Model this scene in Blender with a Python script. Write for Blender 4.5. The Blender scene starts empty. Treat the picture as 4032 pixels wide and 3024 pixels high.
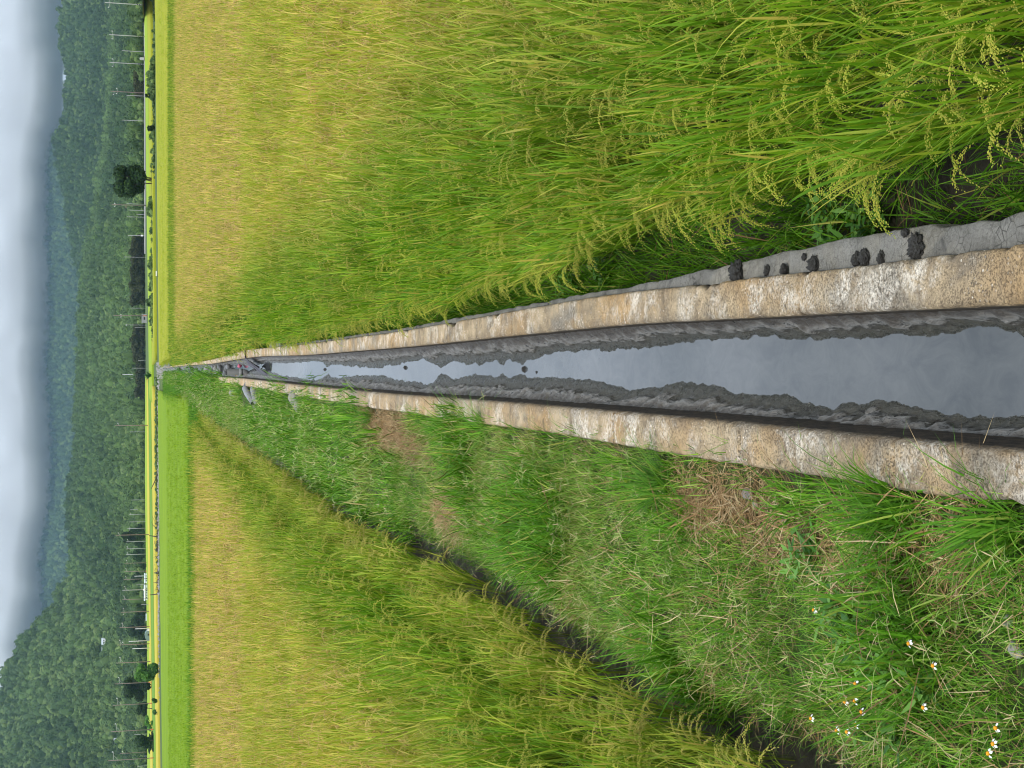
import bpy, bmesh, math, random
import numpy as np
from mathutils import Vector, Matrix

# ------------------------------------------------------------------ camera, sky, sun, exposure
SC = bpy.context.scene
CAM_H = 2.2
FPX = 5650.0                       # focal length measured in pixels of the 4032 px wide photograph
PITCH = math.atan((2016 - 552) / FPX)
cd = bpy.data.cameras.new('camera')
cd.sensor_fit = 'HORIZONTAL'; cd.sensor_width = 36.0; cd.lens = FPX / 4032 * 36.0
cd.clip_start = 0.05; cd.clip_end = 30000
cam = bpy.data.objects.new('camera', cd)
SC.collection.objects.link(cam)
_s, _c = math.sin(PITCH), math.cos(PITCH)
_m = Matrix(((0, 1, 0), (-_s, 0, -_c), (-_c, 0, _s)))      # the phone was held upright: picture left is up
cam.matrix_world = Matrix.Translation((0, 0, CAM_H)) @ _m.to_4x4()
SC.camera = cam

SUN_EL, SUN_AZ = math.radians(58), math.radians(200)        # azimuth from +Y clockwise: behind the viewer
w = bpy.data.worlds.new('World'); SC.world = w; w.use_nodes = True
nt = w.node_tree; nt.nodes.clear()
def wn(t, **k):
    n = nt.nodes.new(t)
    for a, b in k.items(): setattr(n, a, b)
    return n
sky = wn('ShaderNodeTexSky', sky_type='NISHITA', sun_disc=False, sun_elevation=SUN_EL, sun_rotation=SUN_AZ)
tc = wn('ShaderNodeTexCoord'); mp = wn('ShaderNodeMapping'); mp.inputs['Scale'].default_value = (2.6, 2.6, 9.0)
nz = wn('ShaderNodeTexNoise'); nz.inputs['Scale'].default_value = 1.6; nz.inputs['Detail'].default_value = 5; nz.inputs['Roughness'].default_value = .5
cr = wn('ShaderNodeValToRGB')
cr.color_ramp.elements[0].position = .32; cr.color_ramp.elements[0].color = (2.7, 3.15, 3.8, 1)
cr.color_ramp.elements[1].position = .70; cr.color_ramp.elements[1].color = (4.9, 5.4, 6.2, 1)
sep = wn('ShaderNodeSeparateXYZ')
el = wn('ShaderNodeMapRange'); el.inputs[1].default_value = .08; el.inputs[2].default_value = .30; el.inputs[3].default_value = 1.0; el.inputs[4].default_value = 2.35
mul = wn('ShaderNodeVectorMath', operation='SCALE')
mix = wn('ShaderNodeMix', data_type='RGBA'); mix.inputs[0].default_value = .93
bg = wn('ShaderNodeBackground'); bg.inputs['Strength'].default_value = .1
wo = wn('ShaderNodeOutputWorld')
L = nt.links.new
L(tc.outputs['Generated'], mp.inputs['Vector']); L(mp.outputs[0], nz.inputs['Vector']); L(nz.outputs['Fac'], cr.inputs[0])
L(tc.outputs['Generated'], sep.inputs[0]); L(sep.outputs['Z'], el.inputs[0])
L(cr.outputs[0], mul.inputs[0]); L(el.outputs[0], mul.inputs['Scale'])
L(sky.outputs[0], mix.inputs[6]); L(mul.outputs[0], mix.inputs[7]); L(mix.outputs[2], bg.inputs['Color']); L(bg.outputs[0], wo.inputs[0])
w.cycles.sampling_method = 'MANUAL'; w.cycles.sample_map_resolution = 512

sl = bpy.data.lights.new('sun', 'SUN'); sl.energy = 1.5; sl.angle = math.radians(10); sl.color = (1, .95, .86)
so = bpy.data.objects.new('sun', sl); SC.collection.objects.link(so)
_d = Vector((math.sin(SUN_AZ) * math.cos(SUN_EL), math.cos(SUN_AZ) * math.cos(SUN_EL), math.sin(SUN_EL)))
so.rotation_euler = _d.to_track_quat('Z', 'Y').to_euler(); so.location = (0, -20, 40)

SC.view_settings.view_transform = 'Standard'; SC.view_settings.look = 'None'
SC.view_settings.exposure = 0.55; SC.view_settings.gamma = 1; SC.view_settings.use_curve_mapping = False
SC.render.engine = 'CYCLES'
cy = SC.cycles
cy.use_denoising = True; cy.max_bounces = 7; cy.diffuse_bounces = 3; cy.glossy_bounces = 3; cy.transmission_bounces = 4
cy.transparent_max_bounces = 8; cy.volume_bounces = 2; cy.use_adaptive_sampling = True; cy.adaptive_threshold = .008; cy.filter_width = 1.05
cy.sample_clamp_indirect = 6

# ------------------------------------------------------------------ helpers
C = SC.collection
RNG = np.random.default_rng(7)
random.seed(7)

def smooth(a, b, x):
    t = np.clip((np.asarray(x, float) - a) / (b - a), 0, 1); return t * t * (3 - 2 * t)

def vnoise(p, seed=0):
    """value noise, p (...,3) -> 0..1"""
    p = np.asarray(p, float); i = np.floor(p).astype(np.int64); f = p - i; f = f * f * (3 - 2 * f)
    def h(a, b, c):
        a, b, c = (np.asarray(q_, dtype=np.int64) for q_ in (a, b, c))
        n = (a * 374761393 + b * 668265263 + c * 2147483647 + seed * 974711) & 0xffffffff
        n = ((n ^ (n >> 13)) * 1274126177) & 0xffffffff
        n = (n ^ (n >> 16)) & 0xffffffff
        n = (n * 224682251) & 0xffffffff
        return ((n ^ (n >> 15)) & 0xffffff) / float(0xffffff)
    x, y, z = i[..., 0], i[..., 1], i[..., 2]; fx, fy, fz = f[..., 0], f[..., 1], f[..., 2]
    r = 0
    for dx in (0, 1):
        for dy in (0, 1):
            for dz in (0, 1):
                r = r + h(x + dx, y + dy, z + dz) * (fx if dx else 1 - fx) * (fy if dy else 1 - fy) * (fz if dz else 1 - fz)
    return r
def fbm(x, y, z=0, s=1., o=4, seed=0):
    x, y, z = np.broadcast_arrays(np.asarray(x, float), np.asarray(y, float), np.asarray(z, float))
    p = np.stack([x, y, z], -1) * s; r = 0; a = .5; t = 0
    for k in range(o):
        r = r + a * vnoise(p + 17.3 * k, seed + k); t += a; a *= .5; p = p * 2.03
    return r / t

def ground_z(x, y):
    xc = np.clip(x, -130, 160)
    return -0.45 + 0.0126 * xc * smooth(60, 220, y) + .0025 * np.clip(np.asarray(y, float) - 400, 0, 600) * smooth(10, -60, x)

def ray(px, py):
    u = (3024 - py) - 1512; v = px - 2016
    return np.array([u / FPX, _c - v / FPX * _s, -_s - v / FPX * _c])
def at(px, py, z=None, dz=0.):
    """the point of a level plane (z) or of the terrain (+dz) seen at a photo position"""
    d = ray(px, py); zz = -0.45 + dz if z is None else z
    for k in range(1 if z is not None else 40):
        t = (zz - CAM_H) / d[2] if d[2] < -1e-5 else 1e4
        p = np.array([0, 0, CAM_H]) + d * t
        if z is None: zz = float(ground_z(p[0], p[1])) + dz
    return p
def atD(px, py, D):
    d = ray(px, py); return np.array([0, 0, CAM_H]) + d * (D / d[1])

def mesh(name, v, f, mats=(), mi=None, sm=False):
    me = bpy.data.meshes.new(name)
    v = np.asarray(v, np.float32)
    if isinstance(f, np.ndarray):
        me.vertices.add(len(v)); me.vertices.foreach_set('co', v.ravel())
        n, k = f.shape
        me.loops.add(n * k); me.loops.foreach_set('vertex_index', f.ravel().astype(np.int32))
        me.polygons.add(n); me.polygons.foreach_set('loop_start', np.arange(0, n * k, k, dtype=np.int32))
        me.polygons.foreach_set('loop_total', np.full(n, k, np.int32))
        me.update(calc_edges=True)
    else:
        me.from_pydata([tuple(map(float, a)) for a in v], [], [tuple(int(b) for b in a) for a in f])
    for m in mats: me.materials.append(m)
    if mi is not None: me.polygons.foreach_set('material_index', np.asarray(mi, np.int32))
    if sm: me.polygons.foreach_set('use_smooth', np.ones(len(me.polygons), bool))
    me.validate(); me.update()
    return me
def obj(name, me, parent=None, loc=None, link=True):
    o = bpy.data.objects.new(name, me)
    if link: C.objects.link(o)
    if parent is not None: o.parent = parent
    if loc is not None: o.location = loc
    return o
def tag(o, label=None, cat=None, group=None, kind=None):
    for k, v in (('label', label), ('category', cat), ('group', group), ('kind', kind)):
        if v: o[k] = v
    return o
def thing(name, label, cat, loc=(0, 0, 0), rz=0., group=None):
    o = obj(name, None, None, loc); o.rotation_euler = (0, 0, rz); o.empty_display_size = .2
    return tag(o, label, cat, group)
def dup(root, loc=None, rz=None, sc=None, label=None, group=None):
    r = root.copy(); C.objects.link(r)
    if loc is not None: r.location = loc
    if rz is not None: r.rotation_euler = (root.rotation_euler[0], root.rotation_euler[1], rz)
    if sc is not None: r.scale = (sc,) * 3 if not hasattr(sc, '__len__') else sc
    if label: r['label'] = label
    if group: r['group'] = group
    for ch in list(root.children):
        c = ch.copy(); C.objects.link(c); c.parent = r
        for g in list(ch.children):
            d = g.copy(); C.objects.link(d); d.parent = c
    return r

class MB:
    """gathers simple shapes into one mesh"""
    def __init__(s): s.v = []; s.f = []; s.m = []
    def add(s, v, f, m=0):
        o = len(s.v); s.v += [tuple(map(float, a)) for a in v]; s.f += [tuple(int(i) + o for i in q) for q in f]; s.m += [m] * len(f); return s
    def box(s, c, d, rz=0, m=0):
        x, y, z = d[0] / 2, d[1] / 2, d[2] / 2; ca, sa = math.cos(rz), math.sin(rz)
        P = [(a * x, b * y, e * z) for e in (-1, 1) for b in (-1, 1) for a in (-1, 1)]
        P = [(c[0] + p[0] * ca - p[1] * sa, c[1] + p[0] * sa + p[1] * ca, c[2] + p[2]) for p in P]
        return s.add(P, [(0, 2, 3, 1), (4, 5, 7, 6), (0, 1, 5, 4), (2, 6, 7, 3), (0, 4, 6, 2), (1, 3, 7, 5)], m)
    def tube(s, pts, rad, n=8, m=0, cap=True):
        pts = [Vector(p) for p in pts]; rad = rad if hasattr(rad, '__len__') else [rad] * len(pts)
        V = []; F = []
        up = Vector((0, 0, 1)); t0 = (pts[1] - pts[0]).normalized()
        if abs(t0.z) > .9: up = Vector((0, 1, 0))
        for i, p in enumerate(pts):
            t = (pts[min(i + 1, len(pts) - 1)] - pts[max(i - 1, 0)]).normalized()
            a = t.cross(up)
            a = a.normalized() if a.length > 1e-4 else Vector((1, 0, 0)); b = t.cross(a).normalized()
            for k in range(n):
                q = 2 * math.pi * k / n; V.append(p + (a * math.cos(q) + b * math.sin(q)) * rad[i])
        for i in range(len(pts) - 1):
            for k in range(n):
                F.append((i * n + k, i * n + (k + 1) % n, (i + 1) * n + (k + 1) % n, (i + 1) * n + k))
        if cap: F.append(tuple(range(n))[::-1]); F.append(tuple((len(pts) - 1) * n + k for k in range(n)))
        return s.add(V, F, m)
    def mesh(s, name, mats, sm=False): return mesh(name, s.v, s.f, mats, s.m, sm)

def grid_faces(nu, nv):
    i = np.arange(nu - 1)[:, None] * nv + np.arange(nv - 1)[None]
    return np.stack([i, i + nv, i + nv + 1, i + 1], -1).reshape(-1, 4)

def ico(sub):
    bm = bmesh.new(); bmesh.ops.create_icosphere(bm, subdivisions=sub, radius=1)
    v = np.array([a.co[:] for a in bm.verts]); f = np.array([[b.index for b in a.verts] for a in bm.faces]); bm.free(); return v, f
ICO = {k: ico(k) for k in (1, 2, 3, 4)}
def lump(sub, sx, sy, sz, amp=.25, s=1.5, seed=0, flat=None, amp2=0.):
    v, f = ICO[sub]; n = fbm(v[:, 0], v[:, 1], v[:, 2] + seed * 7.1, s, 4, seed)
    r = 1 + (n - .5) * 2 * amp
    if amp2: r = r + (fbm(v[:, 0], v[:, 1], v[:, 2] + seed * 3.1, s * 5, 3, seed + 9) - .5) * 2 * amp2
    v = v * r[:, None] * np.array([sx, sy, sz])
    if flat is not None: v[:, 2] = np.maximum(v[:, 2], flat)
    return v, f

# ------------------------------------------------------------------ materials
class Mat:
    def __init__(s, name):
        s.m = bpy.data.materials.new(name); s.m.use_nodes = True; s.t = s.m.node_tree; s.t.nodes.clear()
        s.out = s.n('ShaderNodeOutputMaterial')
    def n(s, t, **k):
        q = s.t.nodes.new(t)
        for a, b in k.items():
            if a.startswith('i_'): q.inputs[a[2:].replace('_', ' ')].default_value = b
            else: setattr(q, a, b)
        return q
    def l(s, a, b): s.t.links.new(a, b)
    def noise(s, scale, detail=4, rough=.55, vec=None, dist=0.):
        q = s.n('ShaderNodeTexNoise'); q.inputs['Scale'].default_value = scale; q.inputs['Detail'].default_value = detail
        q.inputs['Roughness'].default_value = rough; q.inputs['Distortion'].default_value = dist
        if vec is not None: s.l(vec, q.inputs['Vector'])
        return q.outputs['Fac']
    def ramp(s, fac, stops, interp='LINEAR'):
        q = s.n('ShaderNodeValToRGB'); e = q.color_ramp.elements; q.color_ramp.interpolation = interp
        while len(e) > 1: e.remove(e[-1])
        for k, (p, c) in enumerate(stops):
            x = e[0] if k == 0 else e.new(p); x.position = p; x.color = (*c, 1) if len(c) == 3 else c
        s.l(fac, q.inputs[0]); return q.outputs[0]
    def mix(s, fac, a, b, blend='MIX'):
        q = s.n('ShaderNodeMix', data_type='RGBA', blend_type=blend)
        for k, x in ((0, fac), (6, a), (7, b)):
            if isinstance(x, (int, float)): q.inputs[k].default_value = x
            elif isinstance(x, tuple): q.inputs[k].default_value = (*x, 1) if len(x) == 3 else x
            else: s.l(x, q.inputs[k])
        return q.outputs[2]
    def math(s, op, a, b=0., c=None):
        q = s.n('ShaderNodeMath', operation=op)
        for k, x in enumerate((a, b) + ((c,) if c is not None else ())):
            if isinstance(x, (int, float)): q.inputs[k].default_value = x
            else: s.l(x, q.inputs[k])
        return q.outputs[0]
    def mrange(s, x, a, b, c=0., d=1.):
        q = s.n('ShaderNodeMapRange'); q.inputs[1].default_value = a; q.inputs[2].default_value = b; q.inputs[3].default_value = c; q.inputs[4].default_value = d
        s.l(x, q.inputs[0]); return q.outputs[0]
    def pos(s): return s.n('ShaderNodeNewGeometry').outputs['Position']
    def mapped(s, vec, scale=(1, 1, 1), rot=(0, 0, 0)):
        q = s.n('ShaderNodeMapping'); q.inputs['Scale'].default_value = scale; q.inputs['Rotation'].default_value = rot; s.l(vec, q.inputs[0]); return q.outputs[0]
    def attr(s, name, inst=True):
        q = s.n('ShaderNodeAttribute', attribute_name=name, attribute_type='INSTANCER' if inst else 'GEOMETRY'); return q.outputs['Fac']
    def island(s): return s.n('ShaderNodeNewGeometry').outputs['Random Per Island']
    def bump(s, h, strength=.5, dist=.01):
        q = s.n('ShaderNodeBump'); q.inputs['Strength'].default_value = strength; q.inputs['Distance'].default_value = dist; s.l(h, q.inputs['Height']); return q.outputs[0]
    def bsdf(s, col, rough=.8, spec=.3, normal=None, **k):
        q = s.n('ShaderNodeBsdfPrincipled')
        for nm, x in (('Base Color', col), ('Roughness', rough)):
            if isinstance(x, tuple): q.inputs[nm].default_value = (*x, 1)
            elif isinstance(x, (int, float)): q.inputs[nm].default_value = x
            else: s.l(x, q.inputs[nm])
        q.inputs['Specular IOR Level'].default_value = spec
        for a, b in k.items(): q.inputs[a.replace('_', ' ')].default_value = b
        if normal is not None: s.l(normal, q.inputs['Normal'])
        return q.outputs[0]
    def done(s, sh): s.l(sh, s.out.inputs['Surface']); return s.m
    def leaf(s, col, trans=.35, rough=.55, spec=.3, tcol=None):
        b = s.bsdf(col, rough, spec); t = s.n('ShaderNodeBsdfTranslucent')
        tc_ = tcol if tcol is not None else s.mix(1.0, col, (1.25, 1.25, .7), 'MULTIPLY')
        s.l(tc_, t.inputs[0]); q = s.n('ShaderNodeMixShader'); q.inputs[0].default_value = trans
        s.l(b, q.inputs[1]); s.l(t.outputs[0], q.inputs[2]); return s.done(q.outputs[0])

M = {}
def plain(name, col, rough=.7, spec=.3, var=.25, sc=8., bump=0., metal=0.):
    m = Mat(name); p = m.pos(); n = m.noise(sc, 5, .6, p)
    c = m.mix(n, tuple(a * (1 - var) for a in col), tuple(min(1, a * (1 + var)) for a in col))
    nb = m.bump(m.noise(sc * 4, 4, .6, p), bump, .02) if bump else None
    M[name] = m.done(m.bsdf(c, rough, spec, nb, Metallic=metal)); return M[name]

def leafmat(name, stops, ripe_stops=None, trans=.35, rough=.5, attr='ripe', spec=.17, big=None):
    m = Mat(name); r = m.island(); col = m.ramp(r, stops)
    if ripe_stops: col = m.mix(m.attr(attr), col, m.ramp(r, ripe_stops))
    inf = m.n('ShaderNodeObjectInfo')
    k = m.mrange(inf.outputs['Random'], 0, 1, .8, 1.2)
    v = m.n('ShaderNodeVectorMath', operation='SCALE'); m.l(col, v.inputs[0]); m.l(k, v.inputs['Scale'])
    M[name] = m.leaf(v.outputs[0], trans, rough, spec); return M[name]

leafmat('rice_blade', [(0, (.075, .185, .008)), (.35, (.125, .27, .011)), (.7, (.20, .35, .016)), (.9, (.33, .41, .03)), (1, (.52, .40, .09))],
        [(0, (.24, .34, .022)), (.35, (.40, .43, .045)), (.7, (.58, .49, .10)), (1, (.64, .48, .16))], .34)
leafmat('rice_grain', [(0, (.27, .34, .03)), (.6, (.38, .42, .045)), (1, (.48, .42, .065))],
        [(0, (.54, .42, .13)), (.6, (.66, .48, .19)), (1, (.54, .32, .10))], .15, .55)
leafmat('rice_stalk', [(0, (.09, .18, .015)), (1, (.2, .25, .03))], [(0, (.2, .22, .03)), (1, (.36, .3, .06))], .15)
leafmat('grass_blade', [(0, (.05, .14, .010)), (.3, (.10, .25, .016)), (.7, (.165, .35, .024)), (.9, (.25, .42, .045)), (.96, (.42, .42, .15)), (1, (.48, .40, .19))],
        [(0, (.15, .28, .025)), (.45, (.26, .37, .07)), (.75, (.44, .42, .15)), (1, (.44, .33, .14))], .3)
leafmat('tuft_blade', [(0, (.05, .14, .010)), (.6, (.10, .26, .014)), (.9, (.16, .33, .022)), (1, (.42, .40, .09))], None, .35)
leafmat('straw', [(0, (.13, .075, .03)), (.4, (.30, .18, .075)), (.75, (.43, .29, .13)), (1, (.54, .43, .24))], None, .1, .7)
leafmat('weed_leaf', [(0, (.05, .15, .025)), (.6, (.10, .24, .04)), (1, (.17, .33, .06))], None, .3)
leafmat('tree_leaf', [(0, (.012, .034, .010)), (.5, (.026, .062, .016)), (.85, (.050, .098, .022)), (1, (.09, .145, .03))],
        [(0, (.04, .09, .022)), (.5, (.085, .16, .036)), (1, (.16, .23, .06))], .22, .6)
leafmat('tree_dark', [(0, (.007, .022, .005)), (.5, (.014, .040, .008)), (.85, (.026, .062, .011)), (1, (.05, .095, .016))], None, .12, .6)
leafmat('bamboo_leaf', [(0, (.026, .034, .013)), (.6, (.050, .060, .022)), (1, (.085, .09, .034))], None, .2, .6)
leafmat('banana_leaf', [(0, (.03, .10, .02)), (1, (.08, .20, .04))], None, .3, .45)
leafmat('young_rice', [(0, (.11, .23, .006)), (.5, (.19, .31, .008)), (1, (.27, .39, .014))],
        [(0, (.30, .38, .02)), (.5, (.42, .44, .03)), (1, (.55, .46, .05))], .4)
plain('bark', (.09, .065, .045), .9, .1, .4, 14, .6)
plain('dead_wood', (.10, .075, .055), .9, .1, .4, 20, .4)
plain('petal', (.74, .74, .70), .6, .2, .05)
plain('flower_disc', (.72, .30, .015), .7, .2, .3, 200)
plain('pvc_pipe', (.19, .185, .175), .45, .4, .22, 12, .15)
plain('pipe_hollow', (.03, .03, .03), .8)
plain('pink_plastic', (.52, .13, .19), .5, .4, .7, 40, .3)
plain('plastic_sheet', (.022, .012, .019), .45, .35, .5, 10, .2)
plain('mud_clod', (.082, .076, .066), .7, .35, .6, 110, 1.)
plain('stone', (.30, .29, .27), .85, .2, .35, 14, .5)
plain('pale_stone', (.27, .25, .215), .85, .2, .25, 16, .5)
plain('stream_stone', (.10, .10, .095), .35, .5, .5, 9, .4)
plain('pole_concrete', (.40, .39, .37), .8, .2, .12, 2)
plain('pole_white', (.60, .60, .58), .8, .2, .08, 2)
plain('pole_brown', (.25, .19, .155), .85, .2, .3, 2)
plain('pole_orange', (.45, .15, .06), .8, .2, .3, 3)
plain('insulator', (.75, .75, .73), .4, .5, .05)
plain('white_wall', (.72, .72, .70), .8, .2, .08, .8)
plain('grey_wall', (.36, .35, .34), .85, .2, .2, .8)
plain('green_tarp', (.16, .24, .22), .7, .3, .2, .8)
plain('roof_sheet', (.55, .60, .64), .5, .4, .12, .6)
plain('red_roof', (.26, .10, .075), .8, .2, .3, .6)
plain('dark_opening', (.02, .02, .022), .6)
plain('road', (.36, .34, .31), .9, .2, .2, .25)
plain('grave', (.5, .48, .44), .8, .2, .15, 1)

# ------------------------------------------------------------------ the canal's course (edges read off the photograph, on the coping plane)
R_OUT = [(4032,958),(3325,1052),(3000,1086),(2771,1116),(2386,1158),(2000,1226.7),(1584,1302),(1200,1354),(967,1377),(831,1416.6),(712,1434)]
R_IN = [(4032,1199),(3380,1228.6),(3000,1249),(2482,1275),(2000,1323),(1652,1361),(1200,1399),(1021,1403),(940,1414),(831,1433),(712,1441)]
L_IN = [(4032,1782),(3770,1754),(3420,1721),(3000,1676),(2482,1628),(2000,1586),(1552.6,1553),(1200,1519),(967,1491),(831,1482),(701,1473.6)]
L_OUT = [(4032,1996),(3770,1966),(3578,1938),(3280,1887),(3000,1847),(2627,1787),(2200,1711),(1751,1650),(1399,1598),(1200,1564),(967,1521),(831,1503),(701,1481)]
LEDGE = [(4032,835),(3732,870),(3260,954.6),(3000,1007),(2675,1087),(2386,1147),(2000,1214.7)]
def course(pts, z=0.):
    P = np.array([at(a, b, z) for a, b in pts]); 
    lo = P[0] + (P[0] - P[1]) / (P[0, 1] - P[1, 1]) * -1.6
    hi = P[-1] + (P[-1] - P[-3]) / (P[-1, 1] - P[-3, 1]) * (168 - P[-1, 1])
    P = np.vstack([lo, P, hi]); yy = P[:, 1]; xx = P[:, 0]
    def f(y):
        y = np.asarray(y, float); r = 0
        for k, o in ((.25, -1), (.5, 0), (.25, 1)):
            r = r + k * np.interp(y + o * np.clip(y * .06, .1, 3), yy, xx)
        return r
    return f
fRO, fRI, fLI, fLO = (course(q) for q in (R_OUT, R_IN, L_IN, L_OUT))
_fl = course(LEDGE, -0.05)
def fLE(y):
    y = np.asarray(y, float); k = fRO(y) + .11
    return np.where(y < 24, np.maximum(_fl(np.minimum(y, 24)), fRO(y) + .03), k)
Y_END = 150.
def ysteps(a, b, k=.004, lo=.012):
    r = [a]
    while r[-1] < b: r.append(r[-1] + max(lo, abs(r[-1]) * k))
    return np.array(r)
WATER_Z = -0.235

# ------------------------------------------------------------------ ground
def nonuni(a, b, near, n):
    t = np.linspace(-1, 1, n); k = np.arcsinh(np.array([a, b]) / near)
    return near * np.sinh(np.linspace(k[0], k[1], n))
gx = nonuni(-2600, 2600, 6, 150); gy = nonuni(-60, 6500, 14, 170)
GX, GY = np.meshgrid(gx, gy, indexing='ij')
m = Mat('ground_soil'); p = m.pos()
c1 = m.ramp(m.noise(2.2, 6, .6, p), [(.3, (.020, .017, .012)), (.55, (.040, .034, .024)), (.75, (.075, .062, .040))])
c2 = m.ramp(m.noise(.05, 5, .6, p), [(.3, (.05, .09, .02)), (.6, (.09, .13, .03)), (.8, (.16, .15, .06))])
sx = m.n('ShaderNodeSeparateXYZ'); m.l(p, sx.inputs[0])
col = m.mix(m.mrange(sx.outputs['Y'], 60, 110), c1, c2)
gnd = m.done(m.bsdf(col, m.mix(m.mrange(sx.outputs['Y'], 25, 45), m.ramp(m.noise(3, 3, .5, p), [(.4, (.3,) * 3), (.6, (.9,) * 3)]), (.97, .97, .97)), .22, m.bump(m.noise(30, 6, .7, p), .8, .03)))
zz = ground_z(GX, GY) + (fbm(GX, GY, 0, .8, 4) - .5) * .05 * smooth(30, 10, np.abs(GY))
tag(obj('ground', mesh('ground', np.stack([GX, GY, zz], -1).reshape(-1, 3), grid_faces(150, 170), [gnd], sm=True)), kind='structure')

# ------------------------------------------------------------------ canal walls
m = Mat('canal_concrete'); p = m.pos()
def band(sc, lo, hi, a=0., b=1., rot=0., dist=0., det=5, rough=.6, stretch=(1, 1, 1)):
    return m.mrange(m.noise(sc, det, rough, m.mapped(p, stretch, (rot, rot * .7, rot)), dist), lo, hi, a, b)
base = m.ramp(m.noise(4.2, 7, .72, p, .3), [(.30, (.13, .115, .095)), (.42, (.25, .205, .15)), (.52, (.35, .285, .20)), (.62, (.42, .35, .25)), (.74, (.36, .33, .29))])
base = m.mix(band(1.25, .45, .62, 0, .8, .4, .3), base, m.ramp(m.noise(24, 6, .75, p), [(.32, (.21, .135, .06)), (.58, (.41, .275, .135)), (.8, (.50, .40, .26))]))     # ochre stain
base = m.mix(band(1.9, .54, .66, 0, .85, 1.3, .5), base, m.ramp(m.noise(60, 6, .8, p), [(.35, (.085, .08, .07)), (.68, (.33, .315, .29))]))                  # bare grey
wm = m.math('MULTIPLY', m.math('MULTIPLY', band(1.7, .46, .60, 0, 1, 2.2, .8), band(6.5, .44, .58, 0, 1, 1.1, .6)), band(60, .38, .56, 0, .95, .2))
base = m.mix(wm, base, (.60, .585, .56))                                                                                            # pale bloom
acr = m.attr('across', False)
gr = m.math('MULTIPLY', m.mrange(m.math('ADD', acr, m.math('MULTIPLY', m.noise(7, 5, .65, p), .55)), .62, .30), m.mrange(m.noise(80, 5, .8, p), .60, .44))
base = m.mix(m.math('MULTIPLY', gr, .62), base, (.085, .068, .048))                                                                  # grime near the water side
gr2 = m.mrange(m.math('SUBTRACT', acr, m.math('MULTIPLY', m.noise(9, 5, .7, m.mapped(p, (1, 1, 1), (1, 2, 0))), .32)), .76, .86)
base = m.mix(m.math('MULTIPLY', gr2, .7), base, (.10, .088, .07))
vo = m.n('ShaderNodeTexVoronoi', feature='F1'); vo.inputs['Scale'].default_value = 75; m.l(p, vo.inputs['Vector'])
sepc = m.n('ShaderNodeSeparateColor'); m.l(vo.outputs['Color'], sepc.inputs[0])
peb = m.math('MULTIPLY', m.math('MULTIPLY', m.mrange(vo.outputs['Distance'], .36, .26), m.math('GREATER_THAN', sepc.outputs[0], .62)), band(4.5, .44, .58, 0, 1, .8))
base = m.mix(peb, base, m.ramp(sepc.outputs[1], [(0, (.20, .20, .20)), (.4, (.42, .37, .31)), (.75, (.62, .57, .50)), (1, (.70, .68, .64))]))
pit = m.math('MULTIPLY', band(130, .53, .63, 0, 1, .1, 0, 4, .8), band(6, .36, .56, .25, 1, .9))
base = m.mix(m.math('MULTIPLY', pit, .55), base, (.055, .045, .035))
base = m.mix(band(9, .60, .70, 0, .6, 3.1), base, (.085, .07, .055))
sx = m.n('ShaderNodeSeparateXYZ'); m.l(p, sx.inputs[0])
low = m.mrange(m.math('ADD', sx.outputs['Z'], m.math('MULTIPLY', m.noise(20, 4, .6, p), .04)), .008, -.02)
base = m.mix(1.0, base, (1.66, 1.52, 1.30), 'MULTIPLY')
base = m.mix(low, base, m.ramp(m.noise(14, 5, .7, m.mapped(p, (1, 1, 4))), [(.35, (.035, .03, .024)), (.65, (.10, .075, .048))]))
h = m.math('ADD', m.math('MULTIPLY', m.noise(140, 5, .8, p), .8), m.math('ADD', m.math('MULTIPLY', m.noise(18, 5, .7, p), .8), m.math('ADD', m.math('MULTIPLY', peb, .5), m.math('MULTIPLY', pit, -.6))))
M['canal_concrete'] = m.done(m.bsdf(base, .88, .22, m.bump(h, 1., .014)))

def ribbon(name, ys, prof, mats):
    """prof: list of functions (y)->(x,z) joined across"""
    cols = [np.stack([f(ys)[0], ys, f(ys)[1]], -1) for f in prof]
    V = np.stack(cols, 1); n, k = len(ys), len(prof)
    return mesh(name, V.reshape(-1, 3), grid_faces(n, k)[:, ::-1], mats)

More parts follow.
